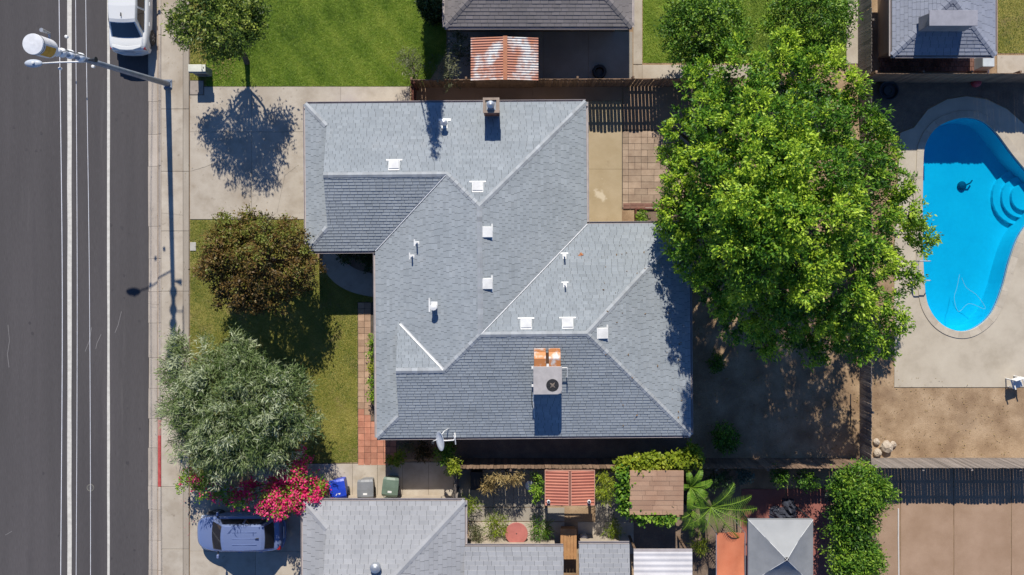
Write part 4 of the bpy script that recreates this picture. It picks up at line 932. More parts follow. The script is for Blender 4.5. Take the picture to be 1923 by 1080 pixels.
# ------------------------------------------------------------------ fences
def fence(name, label, p0, p1, h, m, bw=.145, gap=.008, side=1, cat='fence', post_every=2.4, dog=True, lean=.01, cap=False, kind_rail=True):
    p0, p1 = Vector((*p0, 0)), Vector((*p1, 0)); d = p1 - p0; L_ = d.length; rz = math.atan2(d.y, d.x)
    e = empty(name, p0, rz, label, cat); n = int(L_ / (bw + gap))
    base = MB()
    if dog: pr = [(-bw / 2, 0), (bw / 2, 0), (bw / 2, h - .04), (bw / 2 - .03, h), (-bw / 2 + .03, h), (-bw / 2, h - .04)]
    else: pr = [(-bw / 2, 0), (bw / 2, 0), (bw / 2, h), (-bw / 2, h)]
    k = len(pr); base.add([(x, -.009, z) for x, z in pr] + [(x, .009, z) for x, z in pr], [tuple(range(k)), tuple(range(2 * k - 1, k - 1, -1))] + [(i, k + i, k + (i + 1) % k, (i + 1) % k) for i in range(k)])
    me = base.mesh('board', fix=True); me.materials.append(m)
    for i in range(n):
        o = link('board', me, None, e, (bw / 2 + i * L_ / n, 0, U(.0, .02)), (U(-lean, lean), U(-lean, lean) * .6, U(-.02, .02)))
        o.scale = (1, 1, U(.975, 1.01))
    pm = MB(); pm.box(-.045, .045, -.045, .045, 0, h - .06); pme = pm.mesh('post'); pme.materials.append(m)
    k = max(1, int(round(L_ / post_every)))
    for i in range(k + 1): link('post', pme, None, e, (min(L_ - .05, max(.05, i * L_ / k)), side * .1, 0))
    for z in (.3, h * .5, h - .3): sub('rail', m, e, lambda b: b.box(0, L_, side * .052 - .02, side * .052 + .018, z - .045, z + .045))
    if cap: sub('cap_board', m, e, lambda b: b.box(0, L_, -.06, .10, h + .02, h + .05))
    return e
hf = 1.8
fence('wooden_fence', 'brown board fence along the top side of the middle house and rusted shed', W2(770, 150, hf), W2(1400, 147, hf), hf, wood_brown, gap=.022)
fence('wooden_fence', 'weathered low board fence between the bare yard and the pool', W2(1637, 880, 1.3), W2(1637, 150, 1.3), 1.3, wood_grey, side=-1)
fence('wooden_fence', 'dark board fence along the bottom of the bare yard', W2(862, 880, hf), W2(1637, 879, hf), hf, wood_brown, side=-1)
fence('wooden_fence', 'sunlit grey board fence along the bottom of the pool yard', W2(1644, 879, hf), W2(2010, 879, hf), hf, wood_grey, gap=.004, lean=.004, side=-1)
fence('wooden_fence', 'narrow double board fence at the top right beside the blue grey house', W2(1637, -70, 1.5), W2(1637, 142, 1.5), 1.5, wood_grey, side=1)
fence('wooden_fence', 'tan board fence in shade running right from the pool yard corner', W2(1645, 138, 2.0), W2(2010, 138, 2.0), 2.0, wood_brown, gap=.0, lean=.002)
fence('wooden_fence', 'short weathered fence between the bins and the garden paving', W2(853, 884, 1.6), W2(853, 936, 1.6), 1.6, wood_grey, side=1)
g0, g1 = W2(772, 152, 1.75), W2(772, 196, 1.75)
ge = fence('side_gate', 'dark red brown wooden gate between the driveway and the side yard', g0, g1, 1.75, wood_red, bw=.12, gap=.035, side=1, cat='gate', post_every=3)
sub('latch', chrome, ge, lambda b: b.box(.9, 1.05, -.05, -.01, 1.0, 1.05))

# ------------------------------------------------------------------ vegetation
L_green = leafmat('leaf_green', (.018, .062, .008), (.085, .205, .016), (.29, .44, .04), .3)
L_street = leafmat('leaf_olive', (.018, .045, .008), (.085, .15, .018), (.30, .36, .06), .28)
L_big = leafmat('leaf_bright', (.018, .070, .009), (.105, .26, .019), (.48, .64, .05), .33)
L_bronze = leafmat('leaf_bronze', (.040, .036, .010), (.185, .105, .028), (.17, .20, .03), .25)
L_grey = leafmat('leaf_grey_green', (.065, .115, .028), (.175, .235, .08), (.47, .51, .33), .24, rough=.5, spec=.3)
L_dull = leafmat('leaf_dull', (.055, .07, .025), (.12, .135, .055), (.22, .22, .12), .2)
L_yel = leafmat('leaf_yellow', (.10, .16, .012), (.22, .30, .02), (.38, .42, .04), .35)
L_dark = leafmat('leaf_dark', (.010, .030, .010), (.025, .062, .018), (.06, .11, .03), .2)
L_pink = leafmat('petal_magenta', (.60, .010, .12), (.85, .030, .20), (.95, .13, .32), .38)
L_dry = leafmat('leaf_straw', (.18, .12, .05), (.32, .23, .09), (.50, .38, .16), .2)
L_blue = leafmat('leaf_blue_green', (.03, .06, .045), (.07, .115, .09), (.15, .20, .16), .2)
L_palm = leafmat('leaf_banana', (.06, .15, .015), (.12, .24, .02), (.22, .35, .04), .35)

def plant(name, label, cat, base, lobes, c0, tufts, per, L, Wd, m, seed, trunk_r=.12, limbs=8, spread=.12, rnd=.8, squash=.8, basef=.5, group=None, bark_m=None, crown_name='crown', out=.7, up=.15, forks=0.45, jit=.12):
    rg = np.random.default_rng(seed); base = Vector(base)
    e = empty(name, base, 0, label, cat, group)
    C, Nn, T = lobes_cloud(lobes, c0, tufts, rg, squash, basef, jit)
    V, F, Tt = leaf_cloud(C, Nn, T, per, L, Wd, rg, spread, out, rnd, up)
    V = V - np.array(base); V[:, 2] = np.maximum(V[:, 2], .02)
    link(crown_name, npmesh(crown_name, V, F, Tt), m, e)
    b = MB(); c0l = np.array(c0) - np.array(base); hf_ = c0l[2] * forks
    fork = np.array([c0l[0] * .35, c0l[1] * .35, hf_])
    b.tube(branch_pts((0, 0, 0), fork, rg, .04), np.linspace(trunk_r * 1.25, trunk_r * .8, 5), 9)
    idx = rg.permutation(len(lobes))[:limbs]
    for i in idx:
        p = lobes[i][0] - np.array(base); b.tube(branch_pts(fork, p, rg, .10, 6), np.linspace(trunk_r * .6, trunk_r * .12, 6), 6)
    b.build('trunk', bark_m or bark, e)
    return e

def dome_tree(name, label, cat, base_px, crown_px, zc, rad, n, r0, tufts, per, L, Wd, m, seed, **kw):
    rg = np.random.default_rng(seed + 100); c = W(*crown_px, zc)
    lb = lobes_dome(tuple(c), rad, n, r0, rg, kw.pop('zmin', -.35), kw.pop('inner', .75))
    lb += [(np.array(W(*e_[:3])), e_[3]) for e_ in kw.pop('extra', ())]
    gr = kw.pop('grad', 0)
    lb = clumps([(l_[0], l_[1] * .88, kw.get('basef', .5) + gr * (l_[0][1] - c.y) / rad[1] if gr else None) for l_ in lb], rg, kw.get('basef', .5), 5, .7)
    lb += [(np.array(c) + np.array((math.cos(a) * rad[0] * .42, math.sin(a) * rad[1] * .42, -rad[2] * .1)), min(rad[:2]) * .46, .12) for a in (.3, 1.6, 2.8, 4.1, 5.3)]  # inner lobes tinted dark to imitate shade inside the crown
    return plant(name, label, cat, W(*base_px, 0), lb, (c.x, c.y, c.z - rad[2] * .4), tufts, per, L, Wd, m, seed, **kw)

# the great tree over the back yard: lobes follow its outline in the photograph at their own heights
rg = np.random.default_rng(5)
big = []
for (px, py, z, r) in [(1320, 180, 5.0, 1.4), (1400, 130, 5.8, 1.4), (1490, 120, 5.6, 1.4), (1570, 150, 5.2, 1.3), (1620, 220, 5.0, 1.3), (1290, 260, 4.6, 1.3), (1350, 240, 7.2, 1.6), (1440, 220, 8.0, 1.7), (1530, 230, 7.4, 1.6),
                       (1600, 300, 6.2, 1.5), (1660, 330, 4.6, 1.2), (1285, 340, 4.6, 1.3), (1262, 440, 3.6, .8), (1275, 375, 4.0, 1.0), (1278, 470, 3.8, .9), (1360, 320, 7.6, 1.5), (1385, 430, 8.6, 1.4), (1395, 470, 8.8, 1.2), (1450, 310, 9.2, 1.8), (1540, 320, 8.6, 1.7), (1620, 400, 6.2, 1.5), (1690, 400, 4.3, 1.2), (1720, 440, 3.8, .9),
                       (1280, 410, 4.6, 1.3), (1340, 410, 7.0, 1.4), (1430, 400, 9.4, 1.8), (1530, 410, 8.8, 1.7), (1600, 470, 7.0, 1.6), (1680, 500, 3.3, 1.2), (1310, 480, 5.2, 1.2), (1400, 480, 8.2, 1.7), (1490, 490, 8.4, 1.7),
                       (1570, 540, 6.8, 1.5), (1650, 580, 4.8, 1.3), (1340, 540, 5.0, 1.2), (1420, 560, 6.4, 1.4), (1500, 570, 6.6, 1.4), (1590, 620, 5.2, 1.3), (1640, 640, 4.2, 1.0), (1450, 620, 4.2, 1.1), (1380, 600, 4.0, 1.0), (1520, 650, 3.9, .9),
                       (1265, 300, 3.9, .8), (1262, 400, 3.9, .8), (1660, 270, 4.2, 1.0), (1355, 180, 4.2, 1.2), (1560, 620, 4.0, 1.1), (1430, 680 - 40, 3.6, .8), (1480, 360, 7.2, 1.6), (1390, 360, 6.8, 1.5)]:
    big.append((np.array(W(px, py, z)), r * .80))
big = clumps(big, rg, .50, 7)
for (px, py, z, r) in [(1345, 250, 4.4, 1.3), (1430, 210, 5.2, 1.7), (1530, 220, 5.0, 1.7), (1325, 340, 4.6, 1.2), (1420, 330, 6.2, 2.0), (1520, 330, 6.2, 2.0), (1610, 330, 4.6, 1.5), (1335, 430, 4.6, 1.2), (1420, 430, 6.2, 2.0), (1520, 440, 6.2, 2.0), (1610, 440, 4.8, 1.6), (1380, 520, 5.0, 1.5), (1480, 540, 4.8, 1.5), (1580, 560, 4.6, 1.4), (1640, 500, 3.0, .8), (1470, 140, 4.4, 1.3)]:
    big.append((np.array(W(px, py, z)), r * .9, .12))  # dark tint paints inner crown shade into these leaves
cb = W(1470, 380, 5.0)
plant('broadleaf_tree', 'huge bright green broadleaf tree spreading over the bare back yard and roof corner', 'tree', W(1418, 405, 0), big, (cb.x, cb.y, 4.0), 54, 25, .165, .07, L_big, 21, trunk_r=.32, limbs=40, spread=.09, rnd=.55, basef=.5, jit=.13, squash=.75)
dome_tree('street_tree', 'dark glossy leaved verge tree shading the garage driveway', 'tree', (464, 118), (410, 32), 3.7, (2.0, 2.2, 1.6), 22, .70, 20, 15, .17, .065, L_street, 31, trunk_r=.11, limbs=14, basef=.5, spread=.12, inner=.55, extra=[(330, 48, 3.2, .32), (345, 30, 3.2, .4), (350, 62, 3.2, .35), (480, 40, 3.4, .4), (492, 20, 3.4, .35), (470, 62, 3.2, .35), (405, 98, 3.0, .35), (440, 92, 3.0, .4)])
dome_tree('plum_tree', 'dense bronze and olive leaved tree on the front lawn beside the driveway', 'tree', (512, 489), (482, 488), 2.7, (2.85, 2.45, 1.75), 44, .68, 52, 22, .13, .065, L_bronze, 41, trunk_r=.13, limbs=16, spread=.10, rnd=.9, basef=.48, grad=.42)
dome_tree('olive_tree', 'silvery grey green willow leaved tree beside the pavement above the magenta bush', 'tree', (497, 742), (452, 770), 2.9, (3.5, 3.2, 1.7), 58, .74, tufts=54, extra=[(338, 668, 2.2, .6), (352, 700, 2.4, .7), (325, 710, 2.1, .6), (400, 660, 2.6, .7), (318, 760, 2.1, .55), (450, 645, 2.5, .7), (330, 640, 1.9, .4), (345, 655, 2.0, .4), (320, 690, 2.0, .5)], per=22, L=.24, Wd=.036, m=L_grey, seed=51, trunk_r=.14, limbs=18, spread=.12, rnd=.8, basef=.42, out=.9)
# bougainvillea
rg = np.random.default_rng(8); lb = []
for (px, py, z, r) in [(548, 890, 2.2, .6), (582, 925, 2.0, .58), (565, 905, 2.2, .5), (530, 930, 2.2, .55), (520, 925, 2.3, .5), (555, 940, 2.3, .5), (590, 950, 1.6, .4), (500, 950, 1.9, .4), (565, 865, 2.0, .35), (470, 920, 1.9, .4), (430, 925, 1.6, .4), (390, 915, 1.5, .45), (360, 895, 1.3, .4), (372, 908, 1.6, .35), (455, 940, 1.9, .4), (600, 920, 1.6, .3), (535, 955, 1.8, .3), (345, 910, 1.2, .2), (410, 930, 1.5, .3)]:
    c = np.array(W(px, py, z)); lb.append((c, r))
    for _ in range(3): lb.append((c + rg.normal(size=3) * r * .6, r * .45))
cc = W(520, 920, 1.0)
bo = plant('bougainvillea', 'bougainvillea with masses of magenta flowers hanging over the silver blue car', 'flowering bush', W(520, 905, 0), lb, (cc.x, cc.y, .9), 120, 14, .10, .07, L_green, 61, trunk_r=.06, limbs=10, spread=.1, basef=.75)
C, Nn, T = lobes_cloud(lb, (cc.x, cc.y, .6), 230, rg, .9, .5)
far = np.clip((C[:, 0] - W(440, 0).x) / 1.3, .22, 1); kp = (rg.random(len(C)) < far * .9) & (np.sin(C[:, 0] * 4.1 + 1) * np.cos(C[:, 1] * 4.7) > -.78); C, Nn, T = C[kp] + Nn[kp] * .06, Nn[kp], T[kp]
V, F, Tt = leaf_cloud(C, Nn, T, 9, .10, .085, rg, .07, .8, .9)
link('blossom', npmesh('blossom', V - np.array(bo.location), F, Tt), L_pink, bo)
# garden trees beyond the north fence
dome_tree('garden_tree', 'round dark green tree on the northern back lawn, left of the pair', 'tree', (1325, 80), (1322, 55), 2.6, (2.1, 1.9, 1.9), 34, .62, 52, 20, .13, .06, L_green, 71, trunk_r=.12, limbs=10, basef=.42)
dome_tree('garden_tree', 'mid green loose tree at the top edge right of the round dark tree', 'tree', (1500, 50), (1516, 32), 3.0, (2.1, 2.0, 1.8), 30, .62, 46, 20, .14, .06, L_green, 72, trunk_r=.12, limbs=10, basef=.55)
# slender cypress north of the house
cy = W(817, 26, 0); lb = [(np.array((cy.x + U(-.08, .08), cy.y + U(-.08, .08), z)), .46 * (1 - (z / 9.2) ** 1.6) + .06) for z in np.arange(.4, 9.1, .16)]
plant('cypress', 'slender dark cypress standing at the corner of the northern house', 'tree', cy, lb, (cy.x, cy.y, 4), 420, 14, .12, .06, L_dark, 81, trunk_r=.1, limbs=3, spread=.08, squash=1, rnd=.5, up=.9)
# shrubs
def shrub(name, label, px, py, z, rx, ry, rz, m, seed, n=12, tufts=90, per=14, L=.12, Wd=.05, basef=.5, cat='shrub', base=None, group=None, **kw):
    rg = np.random.default_rng(seed); c = W(px, py, z); lb = lobes_dome(tuple(c), (rx, ry, rz), n, min(rx, ry) * .45, rg, -.4, .5)
    b0 = W(px, py, z); return plant(name, label, cat, (b0.x, b0.y, 0), lb, (c.x, c.y, z * .5), tufts, per, L, Wd, m, seed, trunk_r=.035, limbs=5, spread=.08, basef=basef, group=group, **kw)
shrub('grey_shrub', 'twiggy grey green shrub at the fence corner, nearer the lawn', 772, 122, 1.1, 1.0, .8, .8, L_dull, 201, L=.16, Wd=.028, tufts=60)
shrub('grey_shrub', 'pale twiggy shrub leaning over the fence left of the rusted shed', 838, 135, 1.4, .75, .95, .9, L_dull, 202, L=.18, Wd=.025, tufts=55)
shrub('grey_shrub', 'shaded green shrub pressed against the left wall of the rusted shed', 862, 90, 1.1, .6, .8, .9, L_dull, 203, L=.14, Wd=.04, basef=.3)
for i, (px, py, r, lab) in enumerate([(698, 640, .22, 'small leafy hedge plant at the top of the bed under the west eave'), (698, 664, .2, 'small hedge plant second from the top in the bed under the west eave'), (699, 690, .22, 'bright hedge plant in the middle of the bed under the west eave'), (698, 716, .22, 'hedge plant below the middle of the bed under the west eave'), (699, 742, .2, 'lowest leafy hedge plant in the bed under the west eave')]):
    shrub('hedge_plant', lab, px, py, .5, r, .36, .35, L_green if i != 2 else L_yel, 210 + i, n=6, tufts=160, per=12, L=.10, Wd=.05, basef=.75, group='hedge plants under the west eave')
tag(sub('bed_soil', soil_dark, None, lambda b: b.prism(PX(rect(696.5, 625, 712, 790)), .002, .06)), kind='structure')
shrub('entry_shrub', 'dark shrub in the shaded corner by the curved entry path, nearer the garage', 655, 480, .5, .7, .45, .4, L_dark, 220, basef=.6); shrub('entry_shrub', 'dark shrub in the shaded corner by the curved entry path, nearer the house', 690, 490, .55, .5, .6, .45, L_dark, 221, basef=.7)
shrub('garden_shrub', 'bright green round shrub at the bottom left corner of the middle house', 745, 860, .6, .42, .42, .5, L_yel, 230, basef=.45, L=.14)
shrub('garden_shrub', 'dark brownish shrub under the south eave left of the dish', 795, 850, .6, .55, .5, .45, L_bronze, 231, basef=.15)
shrub('garden_shrub', 'leafy green shrub under the satellite dish', 838, 852, .8, .55, .6, .7, L_green, 232, basef=.65, L=.15)
shrub('climbing_plant', 'yellow green trailing creeper at the left end of the south fence', 852, 878, 1.6, .35, .42, .4, L_yel, 233, basef=.55, L=.16, tufts=60)
tag(shrub('grey_shrub', 'grey leafless twiggy patch beside the south wall', 765, 838, .3, .5, .25, .25, L_dull, 234, L=.12, Wd=.02, tufts=50), None)
shrub('yard_bush', 'round green bush alone in the shaded bare yard', 1360, 822, .7, .68, .75, .7, L_green, 240, n=16, basef=.45, L=.14)
shrub('yard_weed', 'low weedy plant in the shade beside the east eave', 1345, 682, .3, .4, .5, .25, L_green, 241, basef=.5)
rg = np.random.default_rng(31)
for k, (pts, lab, m, r) in enumerate([([(1172, 876), (1195, 872), (1218, 868), (1240, 872), (1262, 868), (1283, 864), (1303, 862), (1300, 852)], 'leafy yellow green creeper draped along the top of the south fence', L_yel, .36), ([(1172, 895), (1172, 915), (1172, 935), (1174, 955)], 'green creeper growing down the left edge of the tan shed roof', L_green, .26), ([(1192, 968), (1212, 970), (1238, 970), (1262, 968)], 'creeper fringe along the bottom edge of the tan shed roof', L_green, .2)]):
    lb = [(np.array(W(x, y, 1.85 if k == 0 else 2.1)) + rg.normal(size=3) * .08, r * rg.uniform(.8, 1.2)) for x, y in pts for _ in range(2)]; c = np.mean([l[0] for l in lb], 0)
    plant('creeper', lab, 'creeper', (c[0], c[1], 0), lb, (c[0], c[1], .8), 210, 12, .17, .12, m, 300 + k, trunk_r=.03, limbs=4, spread=.09, basef=.5)
shrub('yellow_bush', 'vivid yellow green feathery bush right of the terracotta roof', 1136, 912, 1.5, .52, .78, .9, L_yel, 250, n=16, basef=.6, L=.22, Wd=.03, up=.5)
shrub('straw_vine', 'dry straw coloured vine hanging over the south fence', 950, 897, 1.4, 1.0, .3, .4, L_dry, 251, n=14, L=.26, Wd=.03, tufts=80); shrub('straw_vine', 'small dry vine tuft above the dark opening near the garden fence', 918, 910, .9, .35, .25, .3, L_dry, 252, L=.22, Wd=.03)
shrub('garden_vine', 'green vine beside the left edge of the terracotta roof', 1008, 915, 1.2, .28, .8, .5, L_green, 253, basef=.7, L=.16)
for i, (px, py, r, lab, m) in enumerate([(880, 948, .45, 'yellow green grassy clump by the corner of the southern house roof', L_yel), (932, 986, .55, 'spiky green clump left of the round red table', L_yel), (1016, 992, .55, 'spiky green clump right of the round red table', L_green), (1152, 990, .45, 'yellowish clump below the vivid yellow bush', L_yel), (893, 1000, .4, 'small olive clump by the edge of the southern house roof', L_dull), (1314, 1020, .42, 'small bright bush left of the orange awning', L_yel)]):
    shrub('grass_clump', lab, px, py, .45, r, r, .5, m, 260 + i, n=8, tufts=90, per=14, L=.30, Wd=.025, basef=.35, cat='plant', up=.9)
# planting along the south fence and the leafy tree row left of the brown court
shrub('border_shrub', 'grey blue leaved shrub in the border behind the dark fence', 1395, 892, .9, .4, .35, .6, L_blue, 270); shrub('border_shrub', 'dark leafy shrub between the creeper and the grey blue shrub', 1350, 900, 1.0, .7, .5, .7, L_dark, 271, basef=.6)
shrub('border_shrub', 'green shrub in the border at the top edge of the red patio', 1463, 893, 1.0, .5, .45, .7, L_green, 272, basef=.35); shrub('border_shrub', 'green shrub in the border beside the tall corner tree', 1512, 900, 1.0, .6, .5, .7, L_green, 273, basef=.3)
shrub('border_shrub', 'dusky shrub at the right corner of the red patio', 1563, 935, .8, .4, .6, .6, L_blue, 274, basef=.3)
dome_tree('corner_tree', 'leafy green tree at the meeting of the two yard fences', 'tree', (1605, 900), (1615, 918), 2.2, (1.35, 1.25, 1.3), 26, .5, 70, 16, .15, .06, L_green, 280, trunk_r=.08, limbs=8, basef=.5)
dome_tree('corner_tree', 'shaded dark tree right of the red patio below the corner tree', 'tree', (1590, 985), (1596, 978), 1.9, (1.1, 1.1, 1.0), 20, .5, 60, 16, .15, .06, L_green, 281, trunk_r=.07, limbs=8, basef=.3)
dome_tree('corner_tree', 'light green tree at the bottom edge left of the brown court', 'tree', (1595, 1050), (1606, 1046), 2.0, (1.2, 1.2, 1.1), 22, .5, 60, 16, .15, .06, L_green, 282, trunk_r=.07, limbs=8, basef=.5)
# banana palms: every frond a part
def frond_plant(name, label, px, py, specs, z0, m, leaflets=True):
    base = W(px, py, z0); e = empty(name, (base.x, base.y, 0), 0, label, 'palm')
    sub('trunk', bark, e, lambda b: b.tube([(0, 0, 0), (.03, .02, z0 * .5), (0, 0, z0)], [.16, .13, .1], 9))
    for (ang, ln, w, rise) in specs:
        a = math.radians(ang); dx, dy = math.cos(a), math.sin(a); n = 22; mid = []
        for i in range(n + 1):
            t = i / n; mid.append(Vector((dx * ln * t, dy * ln * t, z0 + rise * math.sin(t * 2.2) - .45 * t * t * ln * .5)))
        b = MB(); s_ = Vector((-dy, dx, 0)); ts_ = []
        for i in range(1, n):
            t = i / n; ww = w * math.sin(math.pi * min(1, .12 + t * .86)) ** .6
            for sd__ in (-1, 1):
                p = mid[i]; q_ = mid[min(n, i + 1)] if leaflets else mid[i + 1]
                tip = p + s_ * sd__ * ww + Vector((dx, dy, 0)) * ww * .45 + Vector((0, 0, .10 * ww - U(0, .05)))
                tip2 = tip + (q_ - p) * (.12 if leaflets else 1.0)
                q2 = p + (q_ - p) * (.5 if leaflets else 1.0)
                b.add([p, q2, tip2, tip], [(0, 1, 2, 3) if sd__ > 0 else (3, 2, 1, 0)], min(1, max(0, random.gauss(.5, .2))))
        b.tube(mid, [.02] * n + [.006], 5, tint=.9); b.build('frond', m, e)
frond_plant('banana_palm', 'feathery green palm with long fronds reaching over the red patio', 1335, 952, [(15, 1.9, .26, .5), (-2, 2.1, .26, .5), (-22, 2.0, .28, .5), (-48, 1.9, .22, .5), (48, 1.5, .24, .6), (170, 1.0, .24, .6), (215, 1.3, .26, .5), (250, 1.2, .24, .5), (130, 1.1, .22, .6), (-75, 1.2, .22, .4)], 1.9, L_palm)
frond_plant('banana_palm', 'small broad leaved banana plant behind the tan shed roof corner', 1296, 915, [(20, 1.0, .18, .5), (62, 1.0, .16, .5), (100, .8, .16, .4), (-20, .8, .18, .5), (-60, 1.1, .18, .4), (160, .5, .15, .5), (-95, 1.1, .15, .4)], 1.7, L_palm, False)
frond_plant('banana_palm', 'drooping green palm below the right corner of the tan shed', 1302, 960, [(240, 1.0, .2, .3), (265, 1.2, .2, .3), (290, 1.0, .2, .3), (200, .8, .18, .4), (320, .7, .18, .4)], 1.6, L_palm)
# litter under trees
def litter(name, label, poly, n, L, m, seed, z=.03):
    rg = np.random.default_rng(seed); P = PX(poly); a = np.array(P); Q = rg.uniform(a.min(0), a.max(0), (n * 3, 2)); Q = Q[inside(Q, P)][:n]; n = len(Q)
    C = np.hstack([Q, np.full((n, 1), z)]); V, F, T = leaf_cloud(C, np.tile([[0, 0, .15]], (n, 1)), np.full(n, .5), 1, L, L * .5, rg, .005, .1, .9, .0); V[:, 2] = np.clip(V[:, 2], z, z + .05)
    tag(link(name, npmesh(name, V, F, T), m), label, None, None, 'stuff')
litter('fallen_leaves', 'scattered straw coloured leaves on the bare yard', [(1300, 560), (1616, 640), (1616, 860), (1300, 860)], 900, .09, L_dry, 1)
litter('fallen_leaves', 'brown leaf litter on the verge under the street tree', [(358, 40), (470, 40), (430, 150), (384, 152)], 700, .07, L_dry, 2, .06)
litter('fallen_leaves', 'sparse debris on the brown yard below the pool', [(1640, 690), (1900, 735), (1900, 860), (1640, 860)], 350, .07, L_dry, 3)
litter('fallen_leaves', 'dry leaves in the gutter and on the pavement', [(278, 0), (355, 0), (355, 1080), (278, 1080)], 160, .05, L_dry, 4, .035)
litter('fallen_leaves', 'dark leaf scraps on the driveway slabs', [(360, 165), (570, 165), (570, 410), (360, 410)], 90, .05, L_dry, 6, .035)
litter('fallen_petals', 'fallen petals and leaves on the concrete around the bougainvillea', [(335, 900), (620, 880), (620, 1000), (345, 1010)], 260, .05, L_pink, 5, .035)

# ------------------------------------------------------------------ street lamp with canister antenna, overhead wires
pb = W(316, 158, 0); pt_ = W(62, 83, 10.6)
lamp = empty('street_lamp', (pb.x, pb.y, .03), 0, 'tall grey street pole carrying a white drum antenna and a lamp arm over the road', 'street lamp')
ax_ = Vector((pt_.x - pb.x, pt_.y - pb.y, 10.6)); P = lambda h: ax_ * (h / 10.6)
sub('base_plate', pole_m, lamp, lambda b: b.box(-.2, .2, -.2, .2, 0, .04)); sub('base_plate_bolt', galv, lamp, lambda b: [b.lathe([(.025, .04), (.025, .1)], (x, y, 0), 8) for x in (-.15, .15) for y in (-.15, .15)])
sub('pole', pole_m, lamp, lambda b: b.tube([P(0), P(3), P(6), P(9.3)], [.135, .12, .105, .09], 16), smooth=True)
for k, h in enumerate((7.45, 8.1, 8.6, 9.0)):
    b = MB(); pts = []
    for i in range(9):
        t = i / 8; a = t * 2.2 + k; pts.append(P(h + t * .36) + Vector((math.cos(a), math.sin(a), 0)) * .03)
    b.tube(pts, [.08, .13, .16, .175, .175, .17, .15, .12, .08], 12); b.build('cable_wrap', flat('cable_wrap', (.74, .76, .78), rough=.5), lamp, smooth=True)
M_c = Matrix.Translation(P(9.38)) @ ax_.to_track_quat('Z', 'Y').to_matrix().to_4x4()
sub('canister', canister_m, lamp, lambda b: b.lathe([(.1, -.15), (.16, 0), (.32, .22), (.34, .3), (.36, 1.18), (.35, 1.22), (.02, 1.24)], n=32, M=M_c), smooth=False)
b = MB(); n = 10; V = []
for r_ in range(2):
    for j in range(n + 1): t = -.95 + j / n * 1.15; V.append(M_c @ Vector((math.cos(t) * (.358 + .006 * r_), math.sin(t) * (.358 + .006 * r_), (.42 + r_ * .62))))
b.add(V, [(j, j + 1, n + 2 + j, n + 1 + j) for j in range(n)]); b.build('warning_label', yellow_m, lamp)
sub('canister_band', dark_m, lamp, lambda b: b.lathe([(.362, 1.10), (.368, 1.105), (.368, 1.12), (.362, 1.125)], n=32, M=M_c))
sub('antenna_stub', galv, lamp, lambda b: b.tube([P(9.6) + Vector((.0, .3, 0)), P(9.62) + Vector((.0, .55, .0)), P(10.1) + Vector((.0, .58, 0))], [.03, .05, .07], 10))
la = P(6.8); ld = Vector((-1.70, -.20, .52))
sub('lamp_arm', white_metal, lamp, lambda b: b.tube([la, la + ld * .3 + Vector((0, 0, .02)), la + ld * .65 + Vector((0, 0, .05)), la + ld], [.035, .032, .03, .026], 10))
hd_ = la + ld
sub('lamp_head', flat('lamp_housing', (.42, .46, .52), rough=.45), lamp, lambda b: b.add([(v[0] * 1.0 + hd_.x - .24, v[1] * .46 + hd_.y, v[2] + hd_.z) for v in (lambda q: (q.lathe([(.02, -.09), (.20, -.08), (.34, -.02), (.35, .0), (.30, .06), (.16, .10), (.01, .11)], n=20), q.v)[1])(MB())], (lambda q: (q.lathe([(.02, -.09), (.20, -.08), (.34, -.02), (.35, .0), (.30, .06), (.16, .10), (.01, .11)], n=20), q.f)[1])(MB())), smooth=True)
sub('photocell', white_metal, lamp, lambda b: b.lathe([(.05, .1), (.05, .17), (.02, .18)], (hd_.x - .18, hd_.y, hd_.z), 12))
for h in (8.3, 9.1): sub('bracket', galv, lamp, lambda b: b.tube([P(h), P(h) + Vector((.45, 0, 0))], .025, 6))
sub('conduit', galv, lamp, lambda b: b.tube([P(8.1) + Vector((.45, 0, 0)), P(9.4) + Vector((.45, 0, 0))], .025, 6)); sub('sensor', dark_m, lamp, lambda b: b.tube([P(7.2) + Vector((.1, 0, 0)), P(7.25) + Vector((.42, 0, 0))], [.03, .11], 8))
wire_m = flat('wire_aluminium', (.85, .84, .86), rough=.6)
for k, (xa, xm, xb, z, r_, lab, dots) in enumerate([(111, 117, 114, 7.0, .013, 'leftmost overhead wire above the road, left of the thick white line', ((123, 69), (111, 129))), (142, 145, 143, 6.5, .010, 'middle overhead wire just right of the thick white line', ()), (161, 168, 170, 6.0, .010, 'thin overhead wire halfway between the two painted lines', ((175, 125),))]):
    pts = [tuple(W(x, y, zz)) for x, y, zz in ((xa - 3, -400, z + .35), (xa, 0, z + .1), (xm, 540, z - .05), (xb, 1080, z + .1), (xb - 3, 1500, z + .35))]
    e = empty('overhead_wire', pts[2], 0, lab, 'overhead wire')
    sub('cable', wire_m, e, lambda b: b.tube([Vector(p) - Vector(pts[2]) for p in smooth_line(pts, 10)], r_, 6))
    for dx, dy in dots: sub('spacer', white_metal, e, lambda b: b.lathe([(.02, -.06), (.06, -.05), (.06, .05), (.02, .06)], tuple(W(dx + (2 if k == 0 else 0), dy, z) - Vector(pts[2])), 10))

